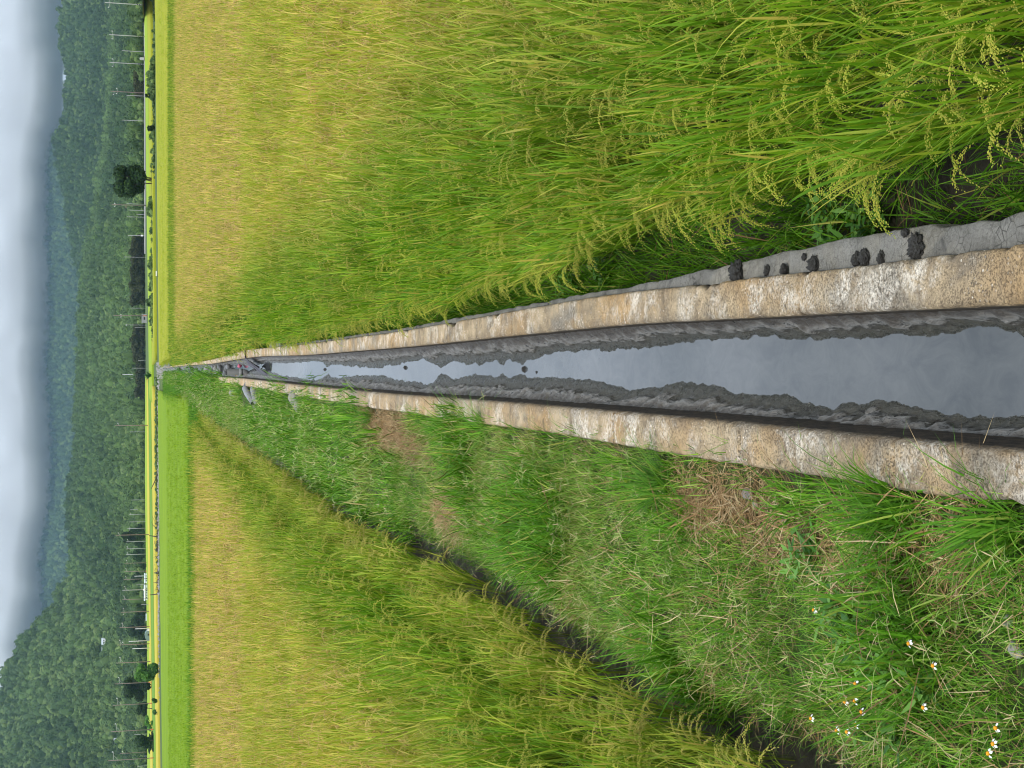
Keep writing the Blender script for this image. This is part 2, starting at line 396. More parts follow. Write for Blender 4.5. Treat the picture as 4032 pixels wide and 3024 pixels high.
def build_wall(fa, fb, side, seed, joints):
    """fa: inner edge, fb: outer edge; side +1 right, -1 left"""
    ys = ysteps(-2.5, Y_END)
    js = np.array(joints); ys = np.unique(np.concatenate([ys] + [js + d for d in (-.012, -.006, .006, .012)])); 
    groove = np.min(np.abs(ys[:, None] - js[None]), 1) < .008
    cols = []
    chip_i = np.maximum(fbm(ys, seed, 0, 5.1, 5, seed) - .62, 0) * .06 + (fbm(ys, seed, 5, 28, 3, seed) - .5) * .005
    chip_o = np.maximum(fbm(ys, seed, 9, 5.3, 5, seed + 3) - .60, 0) * .16 + (fbm(ys, seed, 3, 26, 3, seed) - .5) * .008
    A = fa(ys) + side * np.maximum(chip_i, -.006); B = fb(ys) - side * np.maximum(chip_o, -.008)
    def col(u, z, ins=0.):
        x = A + (B - A) * u
        t = z + (fbm(x, ys, 0, 30, 3, seed) - .5) * .005 + (fbm(x, ys, 0, .5, 2, seed) - .5) * .008
        t = np.where(groove, t - .02, t)
        cols.append(np.stack([x, ys, t], -1))
    def down(x, z): cols.append(np.stack([x, ys, np.full_like(ys, z)], -1))
    bt = -side * (.024 if side < 0 else .004)
    down(fa(ys) + bt * 1.4, -.46); down(fa(ys) + bt * 1.2, -.25); down(fa(ys) + bt, -.13); down(fa(ys) + bt * .25, -.035)
    col(.012, -.010); col(.05, -.001)
    for u in (.15, .27, .39, .5, .61, .73, .85): col(u, 0)
    col(.95, -.002); col(.988, -.013); down(B, -.04); down(fb(ys) + side * .01, -.15); down(fb(ys) + side * .02, -.52)
    V = np.stack(cols, 1); F = grid_faces(len(ys), V.shape[1])
    if side < 0: F = F[:, ::-1]
    me = mesh('canal_wall', V.reshape(-1, 3), F, [M['canal_concrete']]); q = me.attributes.new('across', 'FLOAT', 'POINT')
    q.data.foreach_set('value', np.tile(np.array([0, 0, 0, 0, .012, .05, .15, .27, .39, .5, .61, .73, .85, .95, .988, 1, 1, 1], np.float32), len(ys)))
    return obj('canal_wall', me)
jr = [4.55, 5.6, 7.2, 8.5, 10.4, 11.9, 14.2, 17.5, 21, 26, 31, 38, 47, 60, 80]
jl = [3.9, 5.05, 6.55, 8.1, 9.4, 10.9, 13.6, 16.4, 19.5, 22.6, 28, 33, 41, 53, 70]
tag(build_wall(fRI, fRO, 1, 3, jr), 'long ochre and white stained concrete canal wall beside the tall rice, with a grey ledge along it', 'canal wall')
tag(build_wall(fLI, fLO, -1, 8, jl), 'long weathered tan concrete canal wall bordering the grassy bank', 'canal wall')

m = Mat('ledge_concrete'); p = m.pos()
b = m.ramp(m.noise(5, 5, .6, p), [(.3, (.13, .122, .105)), (.55, (.24, .228, .20)), (.75, (.32, .30, .26))])
b = m.mix(m.math('MULTIPLY', m.mrange(m.noise(90, 6, .85, p, .5), .46, .62), m.mrange(m.noise(8, 5, .7, p), .3, .6, .25, .9)), b, (.085, .078, .064))
b = m.mix(m.math('MULTIPLY', m.mrange(m.noise(3, 5, .6, m.mapped(p, (1, 1, 1), (0, 0, 1)), 1), .60, .66), .8), b, (.05, .048, .044))
vc = m.n('ShaderNodeTexVoronoi', feature='DISTANCE_TO_EDGE'); vc.inputs['Scale'].default_value = 26; m.l(m.mapped(p, (1, 1, 1)), vc.inputs['Vector'])
b = m.mix(m.math('MULTIPLY', m.mrange(vc.outputs['Distance'], .06, .0), m.mrange(m.noise(6, 4, .6, p), .45, .6)), b, (.05, .046, .038))
b = m.mix(m.mrange(m.noise(2.2, 5, .65, p, .6), .5, .62, 0, .7), b, m.ramp(m.noise(45, 5, .75, p), [(.35, (.14, .12, .085)), (.65, (.36, .33, .27))]))
M['ledge_concrete'] = m.done(m.bsdf(b, .8, .3, m.bump(m.noise(90, 5, .75, p), .8, .012)))
ys = ysteps(-2.5, 26)
jo = np.array([4.75, 6.1, 8.3, 11.2, 15.]); gr = np.min(np.abs(ys[:, None] - jo), 1) < .012
inn = fRO(ys) - .07; oo = fLE(ys) + (fbm(ys, 4, 0, 9, 4, 6) - .5) * .02 - np.maximum(fbm(ys, 2, 0, 1.6, 4, 61) - .6, 0) * .25
oo = np.maximum(oo, inn + .09)
cols = []
for u, z in ((0, -.048), (.2, -.048), (.5, -.047), (.8, -.05), (.97, -.052), (1, -.062)):
    x = inn + (oo - inn) * u; cols.append(np.stack([x, ys, z + (fbm(x, ys, 0, 9, 4, 21) - .5) * .014 - gr * .012], -1))
cols.append(np.stack([oo + .004, ys, np.full_like(ys, -.5)], -1))
V = np.stack(cols, 1)
tag(obj('concrete_ledge', mesh('concrete_ledge', V.reshape(-1, 3), grid_faces(len(ys), 7), [M['ledge_concrete']])),
    'low grey concrete ledge with mud clods between the canal wall and the rice', 'ledge')

# ------------------------------------------------------------------ mud and water in the canal
WL = [(4032,1643),(3770,1643),(3651,1614),(3542,1595),(3401,1581),(3287,1603),(3190,1595),(3081,1551),(3000,1557),(2930,1553),(2850,1530),(2723,1509),(2600,1522),(2482,1538),(2337,1499),(2193,1488),(2104,1490),(1968,1494),(1855,1480),(1788,1496),(1738,1489),(1720,1499),(1697,1510),(1652,1506),(1580,1497),(1539,1490),(1480,1479),(1403,1481),(1335,1490),(1300,1484),(1280,1486),(1245,1499),(1200,1494),(1120,1480),(1060,1463),(1000,1462),(900,1475),(820,1470),(740,1460)]
WR = [(4032,1318),(4015,1307),(3922,1284),(3841,1286),(3738,1318),(3542,1313),(3418,1321),(3260,1334),(3000,1320),(2723,1345),(2482,1374),(2350,1378),(2193,1386),(2104,1413),(1968,1417),(1878,1427),(1833,1431),(1788,1420),(1738,1428),(1697,1422),(1666,1413),(1607,1422),(1562,1436),(1471,1445),(1381,1440),(1313,1436),(1285,1432),(1245,1420),(1200,1424),(1120,1430),(1060,1427),(1000,1440),(900,1436),(820,1446),(740,1452)]
def pts_f(pts):
    P = np.array([at(a, b, WATER_Z) for a, b in pts]); return lambda y: np.interp(y, P[:, 1], P[:, 0])
fWL, fWR = pts_f(WL), pts_f(WR)
ys = ysteps(-2.5, Y_END, .0022, .009); nv = 90
v = np.linspace(-.02, 1.02, nv)
xl, xr = fLI(ys)[:, None], fRI(ys)[:, None]; X = xl + (xr - xl) * v[None]; Y = np.broadcast_to(ys[:, None], X.shape)
lo_ = smooth(7, 12, ys)[:, None] * .045
wl = fWL(ys)[:, None] + (fbm(ys, 7, 0, 2.4, 3, 41)[:, None] - .5) * lo_ + (fbm(ys, 0, 0, 8, 5, 31)[:, None] - .5) * .022; wr = fWR(ys)[:, None] + (fbm(ys, 9, 0, 2.7, 3, 42)[:, None] - .5) * lo_ + (fbm(ys, 5, 0, 8, 5, 32)[:, None] - .5) * .022
dl = (wl - X); dr = (X - wr)                                       # >0 outside the water
d = np.maximum(dl, dr) + (fbm(X, Y, 0, 16, 4, 33) - .5) * .03
side = np.where(dl > dr, 0, 1); wid = np.where(side == 0, wl - xl, xr - wr).clip(.03)
t = np.clip(d / wid, 0, 1.2)
warp = (fbm(X * .6, Y * 2.2, 0, 6, 4, 35) - .5) * .5
lip = smooth(.44, .50, t + warp + (fbm(X, Y, 0, 26, 3, 34) - .5) * .35)
ragt = t + warp + (fbm(X, Y, 0, 26, 3, 34) - .5) * .35
z = WATER_Z + np.where(d > 0, .006 + .030 * t + .040 * lip + .055 * np.clip(t, 0, 1) ** 2.5, np.maximum(d * .55, -.022))
st = fbm(X * 5 + Y * 1.2 * np.where(side == 0, 1, -1), Y * 2.2, 0, 7, 5, 36) - .5
z = z + np.clip(t * 2, 0, 1) * st * .045 + (fbm(X, Y, 0, 45, 4, 37) - .5) * .010 * smooth(-.02, .03, d)
yb = np.array([at(a, 1440, WATER_Z)[1] for a in (1745, 1290, 1062, 2050, 1900, 1980, 1500, 1420, 1130)])
hb = np.array([.0185, .0185, .012, .019, .008, .019, .010, .008, .012]); wb = np.array([.35, .35, .5, .16, .3, .10, .25, .25, .3])
bar = sum(h_ * np.exp(-((Y - y_) / w_) ** 2) for y_, h_, w_ in zip(yb, hb, wb))
z = np.where(d < 0, np.minimum(z + np.minimum(bar, .0225) + (fbm(X * 3, Y, 0, 14, 4, 38) - .5) * .012 * np.clip(bar / .012, 0, 1), WATER_Z + .012), z)
far = smooth(35, 55, Y); z = z + far * (fbm(X, Y, 0, 2.2, 4, 39) - .42) * .12
m = Mat('wet_mud'); p = m.pos()
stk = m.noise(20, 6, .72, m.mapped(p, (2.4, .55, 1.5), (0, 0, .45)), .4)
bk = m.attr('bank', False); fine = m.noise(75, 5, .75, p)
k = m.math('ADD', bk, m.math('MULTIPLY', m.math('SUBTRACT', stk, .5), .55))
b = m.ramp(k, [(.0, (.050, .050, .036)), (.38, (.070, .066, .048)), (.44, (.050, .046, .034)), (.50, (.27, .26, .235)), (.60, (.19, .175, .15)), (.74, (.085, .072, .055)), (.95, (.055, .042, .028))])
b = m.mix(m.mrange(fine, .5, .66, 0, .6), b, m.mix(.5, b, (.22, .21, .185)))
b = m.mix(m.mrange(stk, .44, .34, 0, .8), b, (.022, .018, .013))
b = m.mix(m.mrange(m.noise(85, 3, .8, p), .62, .68), b, (.010, .010, .009))
rg = m.ramp(stk, [(.36, (.25,) * 3), (.5, (.55,) * 3), (.64, (.42,) * 3)])
wet = m.mrange(m.math('ADD', bk, m.math('MULTIPLY', m.math('SUBTRACT', m.noise(30, 5, .7, p), .5), .5)), .02, .20)
rg = m.mix(wet, (.10, .10, .10), rg)
M['wet_mud'] = m.done(m.bsdf(b, rg, .5, m.bump(m.math('ADD', m.math('MULTIPLY', m.noise(90, 5, .7, p), .6), m.math('MULTIPLY', stk, 2.2)), 1., .014)))
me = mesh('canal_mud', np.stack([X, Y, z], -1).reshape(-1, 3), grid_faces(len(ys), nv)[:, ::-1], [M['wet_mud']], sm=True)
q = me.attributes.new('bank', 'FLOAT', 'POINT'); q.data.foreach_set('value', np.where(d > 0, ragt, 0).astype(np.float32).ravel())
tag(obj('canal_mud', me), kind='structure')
m = Mat('canal_water'); p = m.pos()
b = m.mix(m.mrange(m.noise(9, 6, .7, m.mapped(p, (1, .6, 1)), .8), .35, .65), (.058, .066, .07), (.088, .096, .096))
M['canal_water'] = m.done(m.bsdf(b, .035, .5, m.bump(m.noise(9, 3, .5, m.mapped(p, (1, .5, 1))), .05, .01), IOR=1.36))
ys = ysteps(-2.5, Y_END, .01, .05)
tag(obj('canal_water', ribbon('canal_water', ys, [lambda y: (fLI(y) + .002, 0 * y + WATER_Z), lambda y: ((fLI(y) + fRI(y)) / 2, 0 * y + WATER_Z), lambda y: (fRI(y) - .002, 0 * y + WATER_Z)], [M['canal_water']])), kind='structure')

# ------------------------------------------------------------------ grassy bank on the near left
VE = [(3280,3018),(3140,2953),(3060,2837),(2919,2861),(2795,2746),(2472,2672),(2323,2538),(2149,2433),(2030,2324),(1800,2200),(1373,2000),(1229,1900),(1084,1805),(939,1715),(843,1645),(790,1590),(745,1545),(690,1497)]
P = np.array([at(a, b, -.2) for a, b in VE]); P = P[np.argsort(P[:, 1])]
_vy, _vx = P[:, 1], P[:, 0]; _k = (_vx[6] - _vx[0]) / (_vy[6] - _vy[0])
def fVE(y):
    y = np.asarray(y, float); x = np.interp(y, _vy, _vx)
    return np.where(y < _vy[0], _vx[0] + (y - _vy[0]) * _k, x)
ys = ysteps(-3, 150, .01, .06); u = np.linspace(0, 1, 40)
xo = fLO(ys)[:, None] - .004; xe = fVE(ys)[:, None] - .10
X = xo + (xe - xo) * u[None]; Y = np.broadcast_to(ys[:, None], X.shape)
wv = (xo - xe)
dd = (xo - X)
Z = -.05 - .03 * smooth(0, .3, dd) - .42 * smooth(.62, 1.0, u[None] + 0 * X) + (fbm(X, Y, 0, 1.6, 4, 51) - .5) * .10 * smooth(0, .2, dd) + (fbm(X, Y, 0, 9, 3, 52) - .5) * .03
Z = Z + 0.0126 * X * smooth(60, 220, Y)
def bank_z(x, y):
    """height of the bank at points (arrays)"""
    xo = fLO(y) - .004; xe = fVE(y) - .10; u_ = np.clip((xo - x) / (xo - xe), 0, 1); d_ = xo - x
    return -.05 - .03 * smooth(0, .3, d_) - .42 * smooth(.62, 1., u_) + (fbm(x, y, 0, 1.6, 4, 51) - .5) * .10 * smooth(0, .2, d_) + 0.0126 * x * smooth(60, 220, y)
m = Mat('bank_soil'); p = m.pos()
b = m.ramp(m.noise(8, 6, .65, p), [(.3, (.030, .035, .016)), (.5, (.075, .065, .038)), (.7, (.16, .12, .075))])
b = m.mix(m.mrange(m.noise(1.2, 4, .6, p), .35, .6), b, m.mix(m.noise(60, 4, .7, p), (.02, .05, .008), (.07, .13, .018)))
M['bank_soil'] = m.done(m.bsdf(b, .95, .1, m.bump(m.noise(60, 6, .7, p), 1, .02)))
tag(obj('grass_bank_soil', mesh('grass_bank_soil', np.stack([X, Y, Z], -1).reshape(-1, 3), grid_faces(len(ys), 40)[:, ::-1] if False else grid_faces(len(ys), 40), [M['bank_soil']], sm=True)), kind='structure')

# ------------------------------------------------------------------ plant prototypes (kept out of the scene, used by the stuff scatters)
class PB:
    """fast builder of ribbons and grains"""
    def __init__(s): s.V = []; s.F = []; s.m = []; s.n = 0
    def ribbon(s, p0, head, th0, bend, ln, wd, seg=4, mat=0, twist=0., wp=1.0):
        """a blade leaving p0 in heading `head`, th0 from vertical, bending outward"""
        t = np.linspace(0, 1, seg + 1); th = th0 + bend * t ** 1.3
        ds = ln / seg; r = np.concatenate([[0], np.cumsum(np.sin((th[1:] + th[:-1]) / 2)) * ds]); zz = np.concatenate([[0], np.cumsum(np.cos((th[1:] + th[:-1]) / 2)) * ds])
        ww = wd * np.clip(np.minimum(.55 + 2.2 * t, 1.0) * (1 - t ** 2.2) ** wp, .03, 1) * .5
        a = head + math.pi / 2 + twist * t
        cx, sx_ = math.cos(head), math.sin(head)
        ctr = np.stack([p0[0] + r * cx, p0[1] + r * sx_, p0[2] + zz], -1)
        off = np.stack([np.cos(a) * ww, np.sin(a) * ww, np.zeros_like(t)], -1)
        V = np.stack([ctr - off, ctr + off], 1).reshape(-1, 3)
        i = np.arange(seg)[:, None] * 2 + np.array([0, 1, 3, 2])[None]
        s.V.append(V); s.F.append(i + s.n); s.m.append(np.full(seg, mat)); s.n += len(V); return ctr
    def grains(s, P, D, ln, wd, mat=1):
        """spindle grains at P along D"""
        n = len(P); D = D / np.linalg.norm(D, axis=1, keepdims=True)
        a = np.cross(D, np.array([.3, .5, .81])); a /= np.linalg.norm(a, axis=1, keepdims=True) + 1e-9; b = np.cross(D, a)
        ln = np.broadcast_to(np.asarray(ln, float), (n,))[:, None]; wd = np.broadcast_to(np.asarray(wd, float), (n,))[:, None] * .5
        mid = P + D * ln * .5
        V = np.stack([P, mid + a * wd, mid + b * wd, mid - a * wd, mid - b * wd, P + D * ln], 1).reshape(-1, 3)
        q = np.array([(0, 1, 2, 2), (0, 2, 3, 3), (0, 3, 4, 4), (0, 4, 1, 1), (5, 2, 1, 1), (5, 3, 2, 2), (5, 4, 3, 3), (5, 1, 4, 4)])
        s.tri(V, (np.arange(n)[:, None, None] * 6 + q[None, :, :3]).reshape(-1, 3), mat)
    def tri(s, V, F, mat):
        # triangles stored apart
        if not hasattr(s, 'T'): s.T = []; s.TV = []; s.Tm = []; s.tn = 0
        s.TV.append(V); s.T.append(F + s.tn); s.Tm.append(np.full(len(F), mat)); s.tn += len(V)
    def mesh(s, name, mats, sm=False):
        V = np.concatenate(s.V) if s.V else np.zeros((0, 3)); nq = len(V)
        F = np.concatenate(s.F) if s.F else np.zeros((0, 4), int)
        fl = F.tolist(); mi = np.concatenate(s.m).tolist() if s.m else []
        if hasattr(s, 'T'):
            TV = np.concatenate(s.TV); T = np.concatenate(s.T) + nq; V = np.vstack([V, TV]); fl += T.tolist(); mi += np.concatenate(s.Tm).tolist()
        me = bpy.data.meshes.new(name); me.from_pydata(V.tolist(), [], fl)
        for q in mats: me.materials.append(q)
        me.polygons.foreach_set('material_index', np.array(mi, np.int32))
        if sm: me.polygons.foreach_set('use_smooth', np.ones(len(fl), bool))
        me.update(); return me

def proto_coll(name, meshes):
    col = bpy.data.collections.new(name)
    for k, me in enumerate(meshes):
        o = bpy.data.objects.new('%s_%02d' % (name, k), me); col.objects.link(o)
    return col

def rice_plant(seed, lod, lean=0., h=1.0, blades_only=False):
    """lod 0 near, 1 middle, 2 far"""
    r = np.random.default_rng(seed); b = PB()
    nt_ = (14, 11, 9)[lod]; seg = (6, 4, 3)[lod]; wk = (1., 1.25, 1.8)[lod]
    for k in range(nt_):
        hd = r.uniform(0, 2 * math.pi); rr = r.uniform(0, .05); p0 = np.array([rr * math.cos(hd), rr * math.sin(hd), 0.])
        tilt = abs(r.normal(.10, .07)) + .02; sh = r.uniform(.58, .74) * h
        if lean: hd = hd * .35 if hd < math.pi else 2 * math.pi - (2 * math.pi - hd) * .35; tilt += lean * r.uniform(.3, 1)
        ctr = b.ribbon(p0, hd, tilt * .6, tilt * .8, sh, .006 * wk, 3, 2, 0, .12)
        top = ctr[-1]
        for q in range(3 if lod < 2 else 2):                      # leaves along the stalk
            i = ctr[1] * (1 - q / 3) + ctr[-1] * (q / 3); hh = hd + r.normal(0, .9)
            b.ribbon(i, hh, r.uniform(.06, .3) + lean * .4, r.uniform(.15, 1.1), r.uniform(.30, .46) * h, r.uniform(.010, .014) * wk, seg, 0, r.normal(0, .5))
        fl = r.uniform(.17, .30) * h
        b.ribbon(top, hd + r.normal(0, 1.2), r.uniform(.03, .28) + lean * .35, r.uniform(.05, .7), fl, r.uniform(.010, .014) * wk, seg, 0, r.normal(0, .6))
        if not blades_only and r.random() < (.5 if not lean else .55, .72, .9)[lod]:
            # panicle: rises, arches over and droops
            ln = r.uniform(.19, .28) * h; hh = hd + r.normal(0, .7 if lean else 1.4)
            n = 12; t = np.linspace(0, 1, n); th = tilt + .15 + r.uniform(1.5, 2.5) * t ** .75
            th[0] = tilt; up = np.array([0, 0, .05]) * h
            stp = ln / (n - 1); rr_ = np.concatenate([[0], np.cumsum(np.sin(th[1:])) * stp]); zz_ = np.concatenate([[0], np.cumsum(np.cos(th[1:])) * stp])
            ax = top + np.stack([rr_ * math.cos(hh), rr_ * math.sin(hh), zz_], -1)
            nb = (8, 6, 4)[lod]; per = (11, 6, 3)[lod]; gl = (.0095, .0165, .034)[lod]; gw = (.0047, .0078, .014)[lod]
            for q in range(nb):                                   # drooping branches strung with grain
                t0 = .03 + .70 * q / nb; o0 = np.array([np.interp(t0, t, ax[:, j]) for j in range(3)]); e0 = np.array([np.interp(min(1, t0 + .34), t, ax[:, j]) for j in range(3)])
                e0 = e0 + r.normal(0, .006, 3) + np.array([0, 0, -.010])
                u_ = (np.arange(per) + r.uniform(0, .5)) / per; c_ = o0 + (e0 - o0) * u_[:, None] + np.array([0, 0, .012]) * np.sin(u_ * math.pi)[:, None]
                d0 = (e0 - o0) / np.linalg.norm(e0 - o0)
                b.grains(c_ + r.normal(0, .0018, (per, 3)), d0 + r.normal(0, .26, (per, 3)), gl * r.uniform(.85, 1.15, per), gw, 1)
            if lod < 2: b.ribbon(top, hh, tilt, 1.6, ln * .9, .0022 * wk, 6, 2)
    return b.mesh('rice_plant', [M['rice_blade'], M['rice_grain'], M['rice_stalk']])

def grass_clump(seed, n, ln, wd, spread, seg=3, flop=1.0, heads=0, mat='grass_blade', dry=0):
    r = np.random.default_rng(seed); b = PB()
    for k in range(n):
        a = r.uniform(0, 2 * math.pi); rr = spread * math.sqrt(r.random()); hd = r.uniform(0, 2 * math.pi)
        b.ribbon((rr * math.cos(a), rr * math.sin(a), -.01), hd, abs(r.normal(.35, .3)) * flop, r.uniform(.2, 1.5) * flop, ln * r.uniform(.45, 1.1), wd * r.uniform(.6, 1.25), seg, 0, r.normal(0, .7))
    for k in range(dry):
        a = r.uniform(0, 2 * math.pi); rr = spread * math.sqrt(r.random()); hd = r.uniform(0, 2 * math.pi)
        b.ribbon((rr * math.cos(a), rr * math.sin(a), r.uniform(.01, ln * .5)), hd, r.uniform(1., 1.6), r.normal(0, .4), ln * r.uniform(.4, 1.), wd * .8, 2, 1, r.normal(0, 1))
    for k in range(heads):                                         # finger-like seed heads
        a = r.uniform(0, 2 * math.pi); rr = spread * r.random(); hd = r.uniform(0, 2 * math.pi)
        c = b.ribbon((rr * math.cos(a), rr * math.sin(a), 0), hd, r.uniform(.05, .5), r.uniform(.1, .6), ln * r.uniform(1., 1.6), wd * .45, 3, 0, 0, .1)
        for q in range(r.integers(4, 7)):
            b.ribbon(c[-1], hd + q * 1.25 + r.normal(0, .2), r.uniform(.7, 1.5), r.uniform(.2, .6), ln * r.uniform(.25, .42), wd * .85, 2, 1, 0, .3)
    return b.mesh('grass_clump', [M[mat], M['straw'] if dry and not heads else M['seed_head']])
leafmat('seed_head', [(0, (.18, .28, .05)), (.6, (.30, .34, .11)), (1, (.40, .30, .16))], None, .2)

def straw_clump(seed, n=60, spread=.13, ln=.16, wd=.0035):
    r = np.random.default_rng(seed); b = PB()
    for k in range(n):
        a = r.uniform(0, 2 * math.pi); rr = spread * math.sqrt(r.random())
        b.ribbon((rr * math.cos(a), rr * math.sin(a), r.uniform(-.01, .035)), r.uniform(0, 2 * math.pi), r.uniform(1.2, 1.75), r.normal(0, .25), ln * r.uniform(.4, 1.2), wd * r.uniform(.6, 1.5), 2, 0, r.normal(0, .8), .25)
    return b.mesh('straw_clump', [M['straw']])

def scatter(name, pts, rot, scl, idx, coll, ripe=None, mats=(), kind='stuff', label=None, cat=None):
    me = bpy.data.meshes.new(name); n = len(pts)
    me.vertices.add(n); me.vertices.foreach_set('co', np.asarray(pts, np.float32).ravel())
    def at_(nm, ty, data, key='value'):
        q = me.attributes.new(nm, ty, 'POINT'); q.data.foreach_set(key, np.asarray(data).ravel())
    at_('rot', 'FLOAT_VECTOR', np.asarray(rot, np.float32), 'vector'); at_('scl', 'FLOAT_VECTOR', np.asarray(scl, np.float32) if np.ndim(scl) == 2 else np.repeat(np.asarray(scl, np.float32)[:, None], 3, 1), 'vector')
    at_('pick', 'INT', np.asarray(idx, np.int32)); at_('ripe', 'FLOAT', np.asarray(ripe if ripe is not None else np.zeros(n), np.float32))
    me.update(); o = obj(name, me); g = bpy.data.node_groups.new(name + '_scatter', 'GeometryNodeTree')
    g.interface.new_socket('Geometry', in_out='INPUT', socket_type='NodeSocketGeometry'); g.interface.new_socket('Geometry', in_out='OUTPUT', socket_type='NodeSocketGeometry')
    N = g.nodes.new; gi = N('NodeGroupInput'); go = N('NodeGroupOutput'); ip = N('GeometryNodeInstanceOnPoints'); ci = N('GeometryNodeCollectionInfo')
    ci.inputs['Collection'].default_value = coll; ci.inputs['Separate Children'].default_value = True; ci.inputs['Reset Children'].default_value = True
    def na(nm, ty):
        q = N('GeometryNodeInputNamedAttribute'); q.data_type = ty; q.inputs['Name'].default_value = nm
        return [s_ for s_ in q.outputs if s_.enabled][0]
    K = g.links.new
    K(gi.outputs[0], ip.inputs['Points']); K(ci.outputs[0], ip.inputs['Instance']); ip.inputs['Pick Instance'].default_value = True
    K(na('pick', 'INT'), ip.inputs['Instance Index']); K(na('scl', 'FLOAT_VECTOR'), ip.inputs['Scale'])
    K(na('rot', 'FLOAT_VECTOR'), ip.inputs['Rotation']); K(ip.outputs[0], go.inputs[0])
    md = o.modifiers.new('scatter', 'NODES'); md.node_group = g
    return tag(o, label, cat, None, kind)

# ------------------------------------------------------------------ rice
near_c = proto_coll('rice_near', [rice_plant(100 + k, 0) for k in range(7)] + [rice_plant(130 + k, 0, .10) for k in range(5)])
mid_c = proto_coll('rice_mid', [rice_plant(200 + k, 1) for k in range(7)] + [rice_plant(230 + k, 1, .15) for k in range(4)])
far_c = proto_coll('rice_far', [rice_plant(300 + k, 2) for k in range(6)] + [rice_plant(330 + k, 2, .4) for k in range(3)])

def grid_pts(y0, y1, xa, xb, sp, seed, jit=.3):
    """jittered rows between curves xa(y) and xb(y)"""
    r = np.random.default_rng(seed); ys = np.arange(y0, y1, sp); out = []
    for y in ys:
        a, b = float(xa(y)), float(xb(y))
        if b <= a: continue
        x = np.arange(a, b, sp); out.append(np.stack([x, np.full_like(x, y)], -1))
    P = np.concatenate(out); return P + r.uniform(-jit, jit, P.shape) * sp

def rice_field(name, xa, xb, edge, lean_rz, y_far, seed, label, ripe_f):
    for lo, hi, sp, coll, n0, n1, tagn in ((2.2, 11, .185, near_c, 7, 5, 'near'), (11, 27, .22, mid_c, 7, 4, 'mid'), (27, y_far, .30, far_c, 6, 3, 'far')):
        P = grid_pts(lo, hi, xa, xb, sp, seed + int(lo)); r = np.random.default_rng(seed + int(lo) + 50); n = len(P)
        e = np.abs(P[:, 0] - edge(P[:, 1])); is_e = e < .42
        idx = np.where(is_e, n0 + r.integers(0, n1, n), r.integers(0, n0, n))
        rz = np.where(is_e, lean_rz + r.normal(0, .45, n), r.uniform(0, 6.28, n))
        rot = np.stack([r.normal(0, .05, n), r.normal(0, .05, n), rz], -1)
        # wind-blown patches all leaning a little
        wn_ = fbm(P[:, 0], P[:, 1], 0, .45, 3, seed) - .5
        rot[:, 0] += wn_ * .35; 
        s = r.uniform(.86, 1.08, n) * (1 + (fbm(P[:, 0], P[:, 1], 3, .25, 3, seed + 1) - .5) * .22) * np.where(is_e, .9 if lean_rz else .76, 1)
        z = -.45 + .0126 * P[:, 0] * smooth(60, 220, P[:, 1])
        ripe = np.clip(ripe_f(P[:, 0], P[:, 1], e) + (fbm(P[:, 0], P[:, 1], 5, .5, 4, seed + 2) - .5) * .7, 0, 1)
        o = scatter(name, np.stack([P[:, 0], P[:, 1], z], -1), rot, s, idx, coll, ripe, label=label + {'near': ', nearest the camera', 'mid': ', in the middle distance', 'far': ', out to its far edge'}[tagn], cat='rice field')

def rr_in(y): return fLE(y) + np.interp(y, [0, 4, 9, 16], [.42, .38, .32, .24])
rice_field('rice_field', rr_in, lambda y: .30 * y + 2.0, rr_in, math.pi, 97, 11, 'tall ripening rice right up to the grey concrete ledge',
           lambda x, y, e: .05 + .95 * smooth(3.4, 9.5, y) * smooth(.3, 1.9, e) - 1.2 * smooth(76, 84, y))
def ll_in(y): return fVE(y) - .17
rice_field('rice_field', lambda y: -(.30 * y + 1.6), ll_in, ll_in, 0., 56, 23, 'golden rice beyond the grassy bank',
           lambda x, y, e: .14 + .86 * smooth(4, 10, y) * smooth(.3, 1.6, e) + .25 * (e < .25) - 1.3 * smooth(50, 53, y))

# ------------------------------------------------------------------ grass bank cover
def in_patch(P, patches):
    k = np.zeros(len(P))
    for (px, py, rx, ry) in patches:
        c = at(px, py, -.08); a = at(px + rx, py, -.08); b = at(px, py + ry, -.08)
        wy = abs(c[1] - a[1]); wx = abs(b[0] - c[0])
        d = ((P[:, 0] - c[0]) / max(wx, .05)) ** 2 + ((P[:, 1] - c[1]) / max(wy, .05)) ** 2
        k = np.maximum(k, 1 - smooth(.55, 1.25, d + (fbm(P[:, 0], P[:, 1], 0, 4, 3, 77) - .5) * .9))
    return k
STRAW = [(2860, 1960, 260, 110), (3050, 2080, 200, 120), (3420, 2150, 240, 90), (3640, 2260, 170, 110), (1530, 1690, 130, 60), (1620, 1740, 110, 50), (1780, 2000, 70, 70), (3830, 2090, 110, 50)]
CLEAR = [(990, 1560, 40, 50), (1165, 1585, 22, 28), (2935, 1965, 40, 45)]
DARK = [(2640, 1960, 200, 110), (1480, 1700, 80, 40), (1350, 1990, 200, 100), (3500, 2010, 170, 50), (3960, 2090, 140, 90)]
cl = [grass_clump(400 + k, 46, .13, .0042, .10, 3, 1.1, 1) for k in range(6)]            # fine matted grass, seed heads
cl += [grass_clump(420 + k, 44, .15, .0048, .09, 3, 1.0, 0, 'grass_blade', 10) for k in range(4)]
cl += [grass_clump(440 + k, 34, .23, .0062, .08, 4, 1.0, 0, 'tuft_blade', 1) for k in range(4)]     # longer dark tufts
grass_c = proto_coll('bank_grass', cl)
fc = [grass_clump(460 + k, 40, .20, .012, .22, 2, 1.0, 1) for k in range(4)] + [grass_clump(480 + k, 34, .32, .016, .2, 2, .9, 0, 'tuft_blade') for k in range(3)]
grass_far_c = proto_coll('bank_grass_far', fc)
straw_c = proto_coll('straw', [straw_clump(500 + k) for k in range(5)])
r = np.random.default_rng(5)
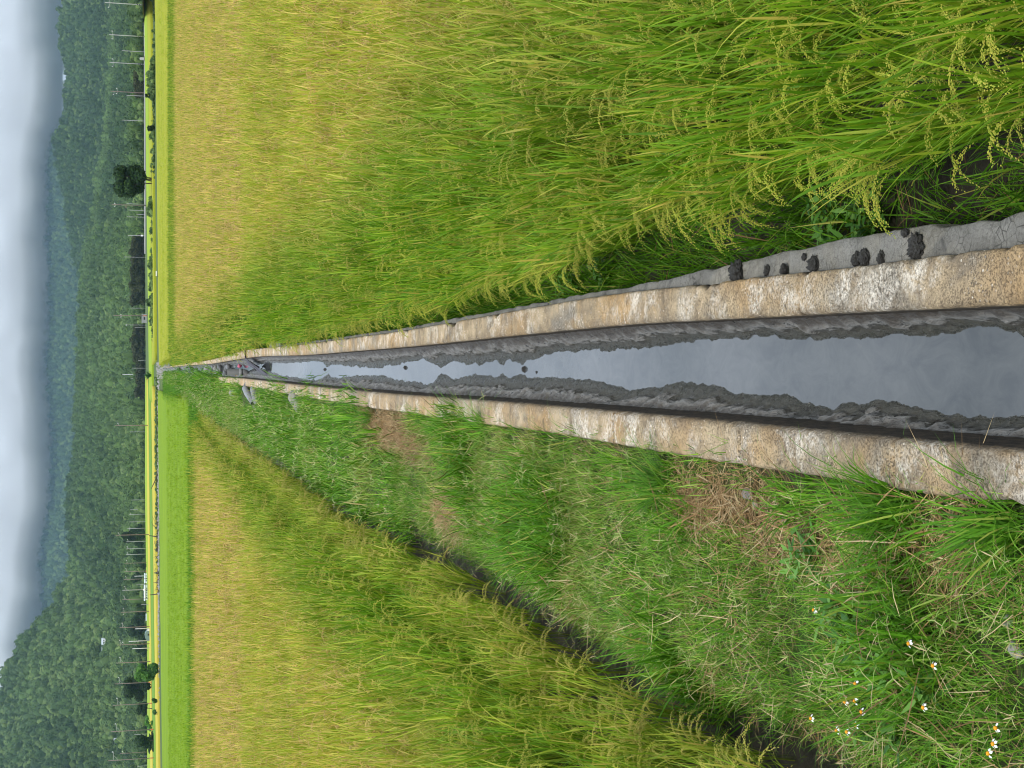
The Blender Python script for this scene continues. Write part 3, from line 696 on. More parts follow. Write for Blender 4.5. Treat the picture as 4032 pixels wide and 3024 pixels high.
for lo, hi, sp, coll, na_, nb_, what in ((2.2, 13, .085, grass_c, 10, 4, 'matted short green grass with dry seed heads beside the canal wall'), (13, 135, .2, grass_far_c, 4, 3, 'soft green grass on the bank further along the canal')):
    P = grid_pts(lo, hi, lambda y: np.maximum(fVE(y) - .03, -(.30 * y + 1.4)), lambda y: fLO(y) - .02, sp, 61 + int(lo), .5)
    if lo > 5: P = P[r.random(len(P)) < np.clip(40 / P[:, 1], .25, 1)]
    st = in_patch(P, STRAW); dk = in_patch(P, DARK); n = len(P)
    dn = fbm(P[:, 0], P[:, 1], 0, 1.3, 4, 81)
    keep = (in_patch(P, CLEAR) < .4) & (r.random(n) > st * .93) & (r.random(n) < .65 + .6 * smooth(.3, .6, dn))
    P, st, dk, dn = P[keep], st[keep], dk[keep], dn[keep]; n = len(P)
    tall = (dk * .7 > r.random(n) * 1.1) | ((fLO(P[:, 1]) - P[:, 0] < .10) & (r.random(n) < .3)) | (dn > .70)
    idx = np.where(tall, na_ + r.integers(0, nb_, n), r.integers(0, na_, n))
    e = P[:, 0] - fVE(P[:, 1]); comb = np.where(dk > .4, r.normal(-.5, .6, n), r.uniform(0, 6.28, n))
    s = r.uniform(.7, 1.25, n) * (1 + .5 * smooth(.5, .75, dn)) * np.where(P[:, 1] > 40, 1.4, 1)
    z = bank_z(P[:, 0], P[:, 1])
    rip = np.clip((fbm(P[:, 0], P[:, 1], 9, 1.1, 4, 83) - .52) * 3.0 + .1 * (P[:, 1] > 20), 0, .8) * (1 - dk)
    scatter('bank_grass', np.stack([P[:, 0], P[:, 1], z], -1), np.stack([r.normal(0, .12, n), r.normal(0, .12, n), comb], -1), s, idx, coll, rip, label=what, cat='grass')
P = grid_pts(2.2, 16, lambda y: np.maximum(fVE(y) + .1, -(.30 * y + 1.4)), lambda y: fLO(y) - .01, .07, 91, .5)
st = in_patch(P, STRAW); P = P[r.random(len(P)) < np.maximum(st * 1.3, .015)]; n = len(P)
scatter('dry_straw', np.stack([P[:, 0], P[:, 1], bank_z(P[:, 0], P[:, 1])], -1), np.stack([r.normal(0, .15, n), r.normal(0, .15, n), r.uniform(0, 6.28, n)], -1), r.uniform(.7, 1.3, n), r.integers(0, 5, n), straw_c,
        label='brown dead straw lying in bare patches along the canal wall', cat='straw')
# fringe between the ledge and the rice: sparse weeds on wet mud
P = grid_pts(2.4, 60, lambda y: fLE(y) + .03, lambda y: rr_in(y) + .05, .09, 95, .5)
P = P[r.random(len(P)) < np.clip(np.interp(P[:, 1], [2, 5, 8, 12, 60], [.30, .34, .6, .8, .8]), 0, 1)]; n = len(P)
scatter('ditch_grass', np.stack([P[:, 0], P[:, 1], np.full(n, -.45)], -1), np.stack([r.normal(0, .2, n), r.normal(-.25, .2, n), r.uniform(0, 6.28, n)], -1), r.uniform(.6, 1.5, n), 10 + r.integers(0, 4, n), grass_c,
        label='thin wet grass rising from the dark mud between the ledge and the rice', cat='grass')

# ------------------------------------------------------------------ far fields
def streakmat(name, a, b, c, sx=.02, sy=.35):
    m = Mat(name); p = m.pos()
    n1 = m.noise(1., 5, .6, m.mapped(p, (sx, sy, 0))); n2 = m.noise(1.4, 5, .7, p)
    k = m.math('ADD', m.math('MULTIPLY', n1, .72), m.math('MULTIPLY', n2, .28))
    col = m.ramp(k, [(.33, a), (.5, b), (.66, c)])
    M[name] = m.done(m.bsdf(col, .85, .1, m.bump(m.noise(5, 4, .8, p), 1., .15))); return M[name]
streakmat('field_bright', (.13, .24, .008), (.19, .30, .010), (.25, .35, .012))
streakmat('field_yellow', (.24, .29, .016), (.32, .34, .022), (.40, .37, .035))
streakmat('field_gold', (.42, .36, .04), (.50, .42, .055), (.54, .46, .07))
streakmat('field_green', (.10, .21, .02), (.14, .27, .025), (.19, .32, .03))
streakmat('field_lime', (.20, .32, .018), (.27, .38, .025), (.33, .42, .03))
def slab(name, xa, xb, y0, y1, h, mat, label, cat='rice field', n=(50, 50), rough=.08):
    ys = np.linspace(y0, y1, n[1]); u = np.linspace(0, 1, n[0]); A = np.array([float(xa(y)) for y in ys]); B = np.array([float(xb(y)) for y in ys])
    X = A[:, None] + (B - A)[:, None] * u[None]; Y = np.broadcast_to(ys[:, None], X.shape) + (fbm(X, 0 * X, 0, .12, 3, 5) - .5) * (y1 - y0) * .05
    Z = ground_z(X, Y) + h * (1 + (fbm(X, Y, 0, .35, 4, int(y0)) - .5) * rough * 4)
    k = n[1], n[0]; edge = np.zeros(k, bool); edge[0] = edge[-1] = True; edge[:, 0] = edge[:, -1] = True
    X2 = np.pad(X, 1, 'edge'); Y2 = np.pad(Y, 1, 'edge'); Z2 = np.pad(Z, 1, 'edge')
    b = np.ones(X2.shape, bool); b[1:-1, 1:-1] = False; Z2[b] = ground_z(X2[b], Y2[b]) - .05
    o = obj(name, mesh(name, np.stack([X2, Y2, Z2], -1).reshape(-1, 3), grid_faces(*X2.shape), [M[mat]], sm=True))
    return tag(o, label, cat, None, 'stuff')
def Yd(px, py, dz=.5): return float(at(px, py, dz=dz)[1])
def left_x(y): return -.36 * y - 4
def right_x(y): return .36 * y + 4
def canal_l(y): return float(fLO(min(y, 149))) - .7
def canal_r(y): return float(fRO(min(y, 149))) + .7
y5a, y5b = Yd(741, 2300, .4), Yd(629, 2300, .4)
def f5r(y): return min(canal_l(y) - .4, float(np.interp(y, [y5a, y5a + 3, y5a + 12, y5b], [at(738, 1590, dz=.4)[0], at(722, 1530, dz=.4)[0], canal_l(y5a + 12) - .6, canal_l(y5b) - 1.2])))
slab('green_rice_field', left_x, f5r, y5a, y5b, .36, 'field_bright', 'bright lime green young rice field across the far end of the golden rice', n=(90, 110))
y2a, y2b = Yd(663, 700, .45), Yd(616, 700, .45)
slab('yellow_rice_field', canal_r, right_x, y2a, y2b, .42, 'field_yellow', 'smooth yellow rice field beyond the tall ripening rice', n=(90, 90))
yr = [Yd(q, 700, .4) for q in (600, 588, 576)]
slab('yellow_rice_field', lambda y: canal_r(140) + 1.5, right_x, yr[0], yr[1] - 2, .4, 'field_yellow', 'narrow yellow rice strip behind the weedy hedge row', n=(60, 30))
slab('yellow_rice_field', lambda y: canal_r(140) - 6, right_x, yr[1] + 1, yr[2], .4, 'field_lime', 'pale green rice strip just before the pale road', n=(60, 30))
for a_, b_, mt, lb in ((612, 603, 'field_gold', 'golden rice strip behind the row of rubble and weeds'), (601.5, 591, 'field_green', 'flat mid green field strip between two golden strips'),
                       (588.5, 582, 'field_gold', 'farthest golden rice strip at the feet of the utility poles'), (581, 574, 'field_lime', 'thin pale green strip at the edge of the trees')):
    slab('rice_strip', left_x, lambda y: canal_l(140) - 1.5 + (y - 200) * .01, Yd(a_, 2200, .4), Yd(b_, 2200, .4), .38, mt, lb, n=(60, 24))

yc = proto_coll('young_tufts', [None or grass_clump(520 + k, 26, .34, .016, .2, 2, .5, 0, 'young_rice') for k in range(4)])
r = np.random.default_rng(8)
P = grid_pts(y5a - 1, y5a + 60, left_x, f5r, .55, 8, .5); P = P[r.random(len(P)) < np.clip(80 / P[:, 1], .3, 1)]; n = len(P)
scatter('young_rice_tufts', np.stack([P[:, 0], P[:, 1], ground_z(P[:, 0], P[:, 1]) + .2], -1), np.stack([r.normal(0, .1, n)] * 2 + [r.uniform(0, 6.28, n)], -1), r.uniform(.8, 1.1, n), r.integers(0, 4, n), yc, np.clip(r.normal(.05, .1, n), 0, .3), label='upright blades of the bright green young rice', cat='rice')
P = grid_pts(y2a - 1, y2a + 50, canal_r, right_x, .75, 9, .5); n = len(P)
scatter('yellow_rice_tufts', np.stack([P[:, 0], P[:, 1], ground_z(P[:, 0], P[:, 1]) + .24], -1), np.stack([r.normal(0, .1, n)] * 2 + [r.uniform(0, 6.28, n)], -1), r.uniform(.8, 1.1, n), r.integers(0, 4, n), yc, np.clip(r.normal(.65, .2, n), 0, 1), label='heads and blades of the smooth yellow rice field', cat='rice')
# green borders along the far edge of both rice fields
B1 = grid_pts(96, y2a, canal_r, right_x, .5, 31, .5); B2 = grid_pts(56, y5a + 1, lambda y: left_x(y), lambda y: fVE(y) + .5, .35, 32, .5)
B3 = grid_pts(92, 152, lambda y: f5r(min(y, y5b - .1)) - .3 if y < y5b else canal_l(y) - 4, lambda y: float(fLO(min(y, 149))) - .1, .4, 33, .5); P = np.concatenate([B1, B2, B3]); n = len(P)
scatter('border_grass', np.stack([P[:, 0], P[:, 1], ground_z(P[:, 0], P[:, 1])], -1), np.stack([r.normal(0, .1, n)] * 2 + [r.uniform(0, 6.28, n)], -1), r.uniform(1.2, 2.1, n), 4 + r.integers(0, 3, n), grass_far_c, np.zeros(n), label='dark green grass borders along the far edges of the rice', cat='grass')

# ------------------------------------------------------------------ trees
def leaf_cloud(r, n, ctr, rad, size, out=None, up=.35, mat=0, aspect=1.5, coh=.5):
    """n leaf-shaped quads scattered through ellipsoids (ctr (k,3), rad (k,3))"""
    k = r.integers(0, len(ctr), n); d = r.normal(0, 1, (n, 3)); d /= np.linalg.norm(d, axis=1, keepdims=True)
    rr = r.uniform(.35, 1.0, n) ** .45
    P = ctr[k] + d * rad[k] * rr[:, None]
    nrm = d + r.normal(0, coh, (n, 3)) + np.array([0, 0, up]); nrm /= np.linalg.norm(nrm, axis=1, keepdims=True)
    a = np.cross(nrm, r.normal(0, 1, (n, 3))); a /= np.linalg.norm(a, axis=1, keepdims=True); b = np.cross(nrm, a)
    s = size * r.uniform(.6, 1.4, n)[:, None]
    V = np.stack([P - a * s * aspect * .5, P + b * s * .5, P + a * s * aspect * .5, P - b * s * .5], 1).reshape(-1, 3)
    return V, np.arange(4 * n).reshape(-1, 4)

def crown_proto(seed, n=520, mat='tree_leaf', tall=1.):
    """a wood's crown seen from far off, 1 unit across"""
    r = np.random.default_rng(seed); k = r.integers(6, 11)
    ctr = r.uniform(-.30, .30, (k, 3)); ctr[:, 2] = r.uniform(.1, .62, k) * tall; ctr[0] = (0, 0, .55 * tall)
    rad = r.uniform(.13, .25, (k, 1)) * r.uniform(.85, 1.15, (k, 3)); rad[:, 2] *= .9 * tall
    V, F = leaf_cloud(r, n, ctr, rad, .075, coh=.32)
    Vs = [V]; Fs = [F]; off = len(V)
    v, f = lump(2, .30, .30, .36 * tall, .35, 1.8, seed); v[:, 2] += .38 * tall
    me = bpy.data.meshes.new('crown'); me.from_pydata(np.vstack([V, v]).tolist(), [], F.tolist() + (f + off).tolist())
    me.materials.append(M[mat]); me.update(); return me
crown_c = proto_coll('forest_crowns', [crown_proto(600 + k) for k in range(8)] + [crown_proto(640 + k, 560, 'tree_leaf', 1.5) for k in range(3)])

def make_tree(name, seed, h, wdt, trunk_h, n, leaf, label, cat, loc, mat='tree_dark', lobes=9, ctr_z=.6, tr=.03, ripe=None, lean=0., group=None, stems=1, open_=1.):
    r = np.random.default_rng(seed); root = thing(name, label, cat, loc, r.uniform(0, 6.28), group)
    k = lobes; ang = r.uniform(0, 6.28, k); rr = np.sqrt(r.random(k)) * wdt * .30
    cz = trunk_h + (h - trunk_h) * r.uniform(.12, .85, k)
    ctr = np.stack([np.cos(ang) * rr, np.sin(ang) * rr, cz], -1)
    prof = np.sqrt(np.clip(1 - ((cz - (trunk_h + (h - trunk_h) * .45)) / ((h - trunk_h) * .62)) ** 2, .15, 1))
    ctr[:, :2] *= prof[:, None] * 1.25
    rad = np.stack([wdt * .24 * r.uniform(.7, 1.25, k) * open_, wdt * .24 * r.uniform(.7, 1.25, k) * open_, (h - trunk_h) * .20 * r.uniform(.7, 1.3, k) * open_], -1)
    over = ctr[:, 2] + rad[:, 2]; ctr[:, 2] -= np.maximum(over - h, 0)
    V, F = leaf_cloud(r, n, ctr, rad, leaf); me = mesh('crown', V, F, [M[mat]]); obj('crown', me, root)
    b = MB()
    for s in range(stems):
        a0 = r.uniform(0, 6.28); base = Vector((math.cos(a0) * .12 * (stems > 1) * wdt, math.sin(a0) * .12 * (stems > 1) * wdt, 0))
        mid = base * 1.3 + Vector((r.normal(0, .03) * h, r.normal(0, .03) * h, trunk_h * .8)); top = Vector((r.normal(0, .04) * h, r.normal(0, .04) * h, trunk_h + (h - trunk_h) * .6))
        b.tube([base - Vector((0, 0, .2)), base.lerp(mid, .5), mid, mid.lerp(top, .5), top], [tr * h, tr * h * .8, tr * h * .65, tr * h * .45, tr * h * .15], 7)
        for q in range(min(k, 6)):
            c = Vector(ctr[(q + s * 3) % k]); b.tube([mid.lerp(top, r.uniform(0, .5)), mid.lerp(c, .55) + Vector((0, 0, .04 * h)), c], [tr * h * .4, tr * h * .25, tr * h * .08], 5)
    obj('trunk', b.mesh('trunk', [M['bark']], True), root)
    return root

def place(px, py, H_px=None, D=None):
    """ground point of a far thing (and metres per photo pixel there)"""
    p = at(px, py) if D is None else atD(px, py, D)
    return p, p[1] / FPX * 1.035
def T(name, px, py, top, width, label, cat='tree', D=None, **k):
    p, s = place(px, py, D=D); h = (px - top) * s
    a = dict(seed=int(px * 7 + py), h=h, wdt=width * s, trunk_h=h * k.pop('tf', .2), n=int(k.pop('n', 1500) * 2.0), leaf=k.pop('leaf', .05) * h)
    return make_tree(name, label=label, cat=cat, loc=tuple(p - np.array([0, 0, .05])), **a, **k)

T('round_tree', 607, 715, 457, 122, 'big round dark green tree standing alone in front of the hills, beyond the yellow rice', n=8500, leaf=.035, tf=.22, lobes=18, stems=4, tr=.02)
T('evergreen_tree', 600, 2708, 496, 92, 'dark dense broad tree behind the bright bush, among the poles', n=3800, leaf=.04, tf=.14, lobes=12, stems=2, tr=.025)
T('leafy_bush', 628, 2645, 530, 74, 'bright green upright bush at the edge of the lime green field', n=2200, leaf=.06, tf=.1, lobes=10, mat='weed_leaf')
T('banana_plant', 628, 2756, 600, 20, 'small banana-like plant on the field edge, the one nearer the broad dark tree', 'plant', n=160, leaf=.22, tf=.15, lobes=4, mat='banana_leaf')
T('banana_plant', 628, 2803, 602, 24, 'small banana-like plant on the field edge, just past the slender forked tree', 'plant', n=180, leaf=.22, tf=.15, lobes=4, mat='banana_leaf')
T('slender_tree', 602, 2790, 541, 56, 'small tree with a bare forked trunk beside a brown utility pole', n=1300, leaf=.06, tf=.33, lobes=7, tr=.03)
T('loose_shrub', 608, 2845, 570, 60, 'loose light green shrub with gaps in front of the pole line', 'shrub', n=700, leaf=.1, tf=.1, lobes=8, mat='weed_leaf', open_=.7)
T('broad_tree', 612, 2912, 535, 62, 'broad dark tree above a clipped dark hedge', n=1900, leaf=.055, tf=.25, lobes=9)
T('clipped_hedge', 611, 2935, 585, 90, 'low dark clipped hedge under the broad tree by the pole', 'hedge', n=1800, leaf=.12, tf=.02, lobes=12)
T('small_bush', 611, 3008, 602, 11, 'tiny dark round bush on a pale field strip near the corner of the picture', 'bush', n=300, leaf=.2, tf=.02, lobes=4)
T('leaning_tree', 577, 2120, 485, 54, 'dark tree with a pale top beside the two closest brown poles', n=1700, leaf=.05, tf=.1, lobes=8)
T('drooping_tree', 577, 2178, 525, 70, 'olive drooping tree with hanging boughs between the poles', n=1700, leaf=.05, tf=.15, lobes=9)
T('shade_tree', 575, 2080, 512, 34, 'narrow dark tree behind the crossed pole', n=900, leaf=.06, tf=.1, lobes=6)
T('roadside_tree', 577, 2285, 520, 60, 'shaggy green tree in front of the long white shed', n=1500, leaf=.06, tf=.12, lobes=8)
T('roadside_tree', 577, 2262, 533, 40, 'small dark tree at the open end of the long white shed', n=900, leaf=.07, tf=.12, lobes=6)
T('roadside_tree', 578, 2380, 537, 46, 'bushy tree between the white shed and the blue grey fence', n=1000, leaf=.07, tf=.12, lobes=7)
T('roadside_tree', 580, 2440, 520, 66, 'tall green tree behind the white posts and green shelter', n=1500, leaf=.06, tf=.12, lobes=8)
T('roadside_tree', 580, 2490, 504, 60, 'taller tree rising behind the green shelter', n=1500, leaf=.06, tf=.12, lobes=8)
T('roadside_tree', 584, 2562, 532, 60, 'dark spreading tree beyond the last white post', n=1400, leaf=.06, tf=.15, lobes=8)
T('roadside_tree', 582, 2610, 545, 46, 'grey green low tree behind the bright upright bush', n=900, leaf=.07, tf=.12, lobes=7)
T('roadside_tree', 580, 2226, 552, 30, 'low pale tree beside the open end of the pale shed', n=700, leaf=.08, tf=.1, lobes=6)
T('sapling', 610, 1580 - 390 + 6, 574, 22, 'small dark sapling in the weedy hedge row beside the yellow rice', 'sapling', n=420, leaf=.1, tf=.2, lobes=6, mat='tree_leaf')
T('sapling', 611, 505, 580, 26, 'small loose sapling in the weedy hedge row on the far side of the round tree', 'sapling', n=260, leaf=.12, tf=.15, lobes=6)
T('sapling', 609, 376, 572, 26, 'loose twiggy sapling near the two close poles', 'sapling', n=200, leaf=.12, tf=.15, lobes=6, open_=.8)

# big leafy plant where the canal ends
def banana(name, p, h, label, n=22):
    root = thing(name, label, 'plant', tuple(p)); r = np.random.default_rng(3); b = PB()
    for k in range(n):
        b.ribbon((r.normal(0, .2), r.normal(0, .2), h * r.uniform(.05, .35)), r.uniform(0, 6.28), r.uniform(.1, 1.0), r.uniform(.4, 1.6), h * r.uniform(.5, .85), h * .13, 6, 0, r.normal(0, .3))
    obj('leaves', b.mesh('leaves', [M['banana_leaf']]), root)
    b = MB(); 
    for k in range(4): b.tube([(r.normal(0, .2), r.normal(0, .2), -.2), (r.normal(0, .2), r.normal(0, .2), h * .45)], [.07, .04], 6)
    obj('stems', b.mesh('stems', [M['bark']], True), root)
p, s_ = place(604, 1478); banana('banana_clump', p, 47 * s_, 'big leaved banana-like clump at the far end of the canal')

# dark bamboo groves
def grove(name, pa, pb, base, top, D, label, n=5200):
    A, B = atD(base, pa, D), atD(base, pb, D); s = D / FPX * 1.035; h = (base - top) * s; wdt = abs(B[0] - A[0]); r = np.random.default_rng(int(pa))
    root = thing(name, label, 'bamboo grove', ((A[0] + B[0]) / 2, D, A[2] - .6)); k = max(8, int(wdt / 2.2))
    cx = np.linspace(-wdt / 2 + 1, wdt / 2 - 1, k) + r.normal(0, .5, k)
    ctr = np.concatenate([np.stack([cx, r.uniform(-2, 2, k), h * r.uniform(lo, hi, k)], -1) for lo, hi in ((.15, .3), (.4, .6), (.68, .84))])
    hf = .62 + .5 * fbm(np.tile(cx, 3), pa, 0, .16, 3, 7); ctr[:, 2] *= hf; ctr[:, 0] += r.normal(0, .8, 3 * k)
    rad = np.stack([r.uniform(1.4, 2.8, 3 * k), r.uniform(1.5, 2.2, 3 * k), h * r.uniform(.14, .22, 3 * k)], -1)
    V, F = leaf_cloud(r, n, ctr, rad, .5, up=-.1, aspect=2.2); obj('foliage', mesh('foliage', V, F, [M['bamboo_leaf']]), root)
    b = MB()
    for q in range(26):
        x = r.uniform(-wdt / 2, wdt / 2); y = r.uniform(-2, 2); l = r.normal(0, .6); b.tube([(x, y, -.3), (x + l * .3, y, h * .5), (x + l, y, h * .93)], [.06, .05, .02], 5)
    obj('stems', b.mesh('stems', [M['bark']]), root); return root
grove('bamboo_grove', 935, 1085, 562, 502, 600, 'dark brown green bamboo grove behind a plain grey pole')
grove('bamboo_grove', 1080, 1200, 566, 503, 640, 'dark bamboo grove between the small sapling and the pump hut')
grove('bamboo_grove', 1290, 1420, 566, 512, 690, 'dark bamboo grove beside the brown pole with the pump hut')
grove('bamboo_grove', 1440, 1560, 568, 525, 715, 'low dark bamboo grove behind the thick pale pole at the canal end', 3600)
grove('bamboo_grove', 215, 380, 562, 519, 505, 'brownish bamboo strip above bushes between two grey poles', 4200)

# ------------------------------------------------------------------ hills and their forest
def hill(name, crest, Db, Dc, seed, spur, y0=-500, y1=3524, zbase=-1., n=(170, 40), pw=1.25, tree=5.):
    py = np.linspace(y0, y1, n[0]); cp = np.interp(py, [a for a, b in crest], [b for a, b in crest])
    s = np.concatenate([np.linspace(0, 1, n[1]), np.linspace(1.06, 1.5, 6)])
    dirx = (1512 - py) / FPX / 1.033
    D0 = Dc * (1 + (fbm(py, 0, 0, .0022, 3, seed) - .5) * (.25 if Dc < 4000 else .05))
    zc = np.array([atD(c, y, d)[2] for c, y, d in zip(cp, py, D0)]) - tree
    S, PY = np.meshgrid(s, py); DD = Db + (D0[:, None] - Db) * S; Xw = dirx[:, None] * DD
    prof = np.where(S <= 1, np.clip(S, 0, 1) ** pw, 1 - (S - 1) * 1.3)
    Z = zbase + (zc[:, None] - zbase) * prof
    amp = np.sin(np.clip(S, 0, 1) * math.pi) * np.maximum(zc[:, None], 3) * spur
    Z = Z + (fbm(Xw, DD * .35, 0, 5.5 / Dc, 4, seed + 4) - .5) * 2 * amp
    m_ = M.get('hill_soil') or leafmat('hill_soil', [(0, (.016, .045, .01)), (1, (.02, .05, .012))], None, .05)
    o = obj(name, mesh(name, np.stack([Xw, DD, Z], -1).reshape(-1, 3), grid_faces(*Xw.shape), [m_], sm=True)); tag(o, kind='structure')
    return py, s, np.stack([Xw, DD, Z], -1)
def forest(H, name, label, size, spacing, seed, ripe0, vis=(-200, 3224), smax=1.05, s0=0.):
    py, s, G = H; r = np.random.default_rng(seed)
    du = np.linalg.norm(G[1:, :-1] - G[:-1, :-1], axis=-1); dv = np.linalg.norm(G[:-1, 1:] - G[:-1, :-1], axis=-1)
    area = du * dv; ok = (py[:-1, None] > vis[0]) & (py[:-1, None] < vis[1]) & (s[None, :-1] < smax) & (s[None, :-1] >= s0) & (G[:-1, :-1, 2] > -1.6)
    Dm = G[:-1, :-1, 1]; cell = np.where(ok, area / (spacing * (.55 + .45 * Dm / Dm.max())) ** 2, 0)
    cnt = r.poisson(cell); ii, jj = np.nonzero(cnt); k = cnt[ii, jj]; ii = np.repeat(ii, k); jj = np.repeat(jj, k); n = len(ii)
    a, b = r.random(n)[:, None], r.random(n)[:, None]
    P = G[ii, jj] * (1 - a) * (1 - b) + G[ii + 1, jj] * a * (1 - b) + G[ii, jj + 1] * (1 - a) * b + G[ii + 1, jj + 1] * a * b
    keep = np.ones(len(P), bool)
    for (px_, py_), D_ in HOUSE_D.items():
        c_ = atD(px_, py_, D_); m_ = P[:, 1] / D_; keep &= ~((np.abs(P[:, 0] / m_ - c_[0]) < 5.5 + 3 * r.random(n)) & (P[:, 1] > D_ - 24) & (P[:, 1] < D_ + 8))
    P = P[keep]; jj = jj[keep]; n = len(P)
    sc = size * (.55 + .45 * P[:, 1] / P[:, 1].max()) * r.uniform(.5, 1.6, n); P[:, 2] -= sc * .15
    rip = np.clip(ripe0 + (fbm(P[:, 0], P[:, 1] * .5, 0, 9 / P[:, 1].max(), 4, seed) - .5) * 2.5 + .35 * smooth(.4, .05, s[jj]) + r.normal(0, .16, n), 0, 1)
    scl = np.stack([sc, sc, sc * r.uniform(.75, 1.1, n)], -1)
    scatter(name, P, np.stack([r.normal(0, .12, n)] * 2 + [r.uniform(0, 6.28, n)], -1), scl, r.integers(0, 11, n), crown_c, rip, label=label, cat='forest')
    return n
CA = [(-500,470),(0,444),(241,434),(603,410),(724,384),(820,376),(902,352),(999,333),(1182,316),(1437,308),(1641,301),(1757,294),(1834,284),(1900,268),(2012,264),(2075,268),(2171,272),(2300,300),(2500,380),(3524,480)]
CB = [(-500,250),(0,248),(72,236),(111,233),(159,236),(202,241),(231,251),(265,258),(313,265),(347,260),(410,258),(448,255),(472,250),(497,241),(521,227),(560,208),(700,238),(850,262),(1000,290),(1100,318),(1200,350),(1500,480),(3524,540)]
CC = [(-500,300),(300,300),(470,250),(520,222),(560,192),(620,165),(1000,160),(1300,168),(1450,150),(1700,168),(2000,158),(2200,132),(2350,140),(3524,200)]
CD = [(-500,569),(1300,566),(1500,552),(1700,500),(1850,440),(1950,390),(2050,345),(2171,292),(2265,273),(2319,229),(2364,214),(2428,149),(2468,109),(2508,82),(2572,50),(2597,12),(2637,12),(2677,26),(2716,0),(2850,-40),(3024,-70),(3524,-60)]
HA = hill('foothill', CA, 720, 1600, 71, .10)
HB = hill('wooded_hill', CB, 1300, 2300, 72, .12, tree=6.)
HC = hill('far_mountain', CC, 2600, 4200, 73, .10, n=(170, 30))
HD = hill('near_hill', CD, 900, 1500, 74, .09, n=(200, 50))
def hill_at(H, px, py):
    py_, s_, G = H; i = int(np.argmin(np.abs(py_ - py))); g = G[i]; d_ = g[:, 1]; X_ = (1512 - py) / FPX / 1.033 * d_
    pp = np.array([2016 + FPX * ((CAM_H - z_) * _c - y_ * _s) / (y_ * _c + (CAM_H - z_) * _s) for y_, z_ in zip(d_, g[:, 2])]); k = int(np.argmin(np.abs(pp - px)))
    return float(d_[k])
HOUSES = [(0, 523, 834), (1, 415, 2526), (1, 408, 2562), (1, 458, 2912), (1, 416, 2336), (0, 453, 1040), (0, 445, 1087), (0, 511, 812)]
HOUSE_D = {(px, py): hill_at((HA, HD)[k], px, py) for k, px, py in HOUSES}
nt_ = [forest(HA, 'foothill_forest', 'light green forest over the low foothills', 7.0, 4.9, 81, .42),
       forest(HB, 'hill_forest', 'blue green forest on the hill with the clear rounded skyline', 8.5, 6.2, 82, .30, vis=(-200, 1400)),
       forest(HC, 'mountain_forest', 'dark blue forest of the far mountain under the low cloud', 16, 12, 83, .15, vis=(300, 2700)),
       forest(HD, 'near_hill_forest', 'dark green forest on the steep near hill rising out of the picture', 8.0, 4.9, 84, .30, vis=(1300, 3224))]
print('forest', nt_)
# belt of thicket along the foot of the hills
r = np.random.default_rng(19); n = 3400
py = r.uniform(-150, 3170, n); D = np.interp(py, [0, 700, 1512, 3024], [455, 560, 740, 850]) * r.uniform(1., 1.12, n)
x = (1512 - py) / FPX / 1.033 * D; sc = r.uniform(1.7, 4.4, n) * (1 + .5 * smooth(.5, .7, fbm(py, 0, 0, .01, 3, 4))) * D / 500
z = ground_z(x, D) - .3
scatter('thicket', np.stack([x, D, z], -1), np.stack([r.normal(0, .12, n)] * 2 + [r.uniform(0, 6.28, n)], -1), np.stack([sc * 1.1, sc, sc * r.uniform(.7, 1.15, n)], -1), r.integers(0, 11, n), crown_c,
        np.clip(.58 + (fbm(py, D * .05, 0, .02, 4, 6) - .5) * 1.6 + r.normal(0, .15, n), 0, 1), label='belt of bushes and small trees at the foot of the hills', cat='thicket')
# weedy hedge row beyond the yellow field
n = 900; py = r.uniform(-60, 1420, n); lo = fbm(py, 0, 0, .011, 4, 12); keep = r.random(n) < .25 + 1.2 * smooth(.35, .6, lo); py = py[keep]; lo = lo[keep]; n = len(py)
Q = np.array([at(610 + q, y_) for q, y_ in zip(r.uniform(-3.5, 1.5, n), py)]); sc = r.uniform(.5, 1.0, n) * (.6 + 1.0 * smooth(.4, .7, lo))
scatter('weedy_hedge', Q - np.array([0, 0, .1]), np.stack([r.normal(0, .12, n)] * 2 + [r.uniform(0, 6.28, n)], -1), np.stack([sc * 1.2, sc, sc * .9], -1), r.integers(0, 11, n), crown_c, np.clip(r.normal(.55, .25, n), 0, 1),
        label='low row of green weeds between the two yellow rice fields', cat='weeds')
n = 700; py = r.uniform(1490, 2350, n); Q = np.array([at(622 + q, y_) for q, y_ in zip(r.uniform(-5, 1, n), py)]); sc = r.uniform(.25, .7, n)
k_ = r.random(n) < np.interp(py, [1490, 1700, 1950, 2300, 2350], [1, 1, .35, .3, 0]); Q, sc = Q[k_], sc[k_]; n = len(Q)
scatter('field_edge_weeds', Q - np.array([0, 0, .05]), np.stack([r.normal(0, .12, n)] * 2 + [r.uniform(0, 6.28, n)], -1), np.stack([sc * 1.3, sc, sc], -1), r.integers(0, 8, n), crown_c, np.clip(r.normal(.45, .25, n), 0, 1),
        label='weeds along the rubble row behind the lime green field', cat='weeds')

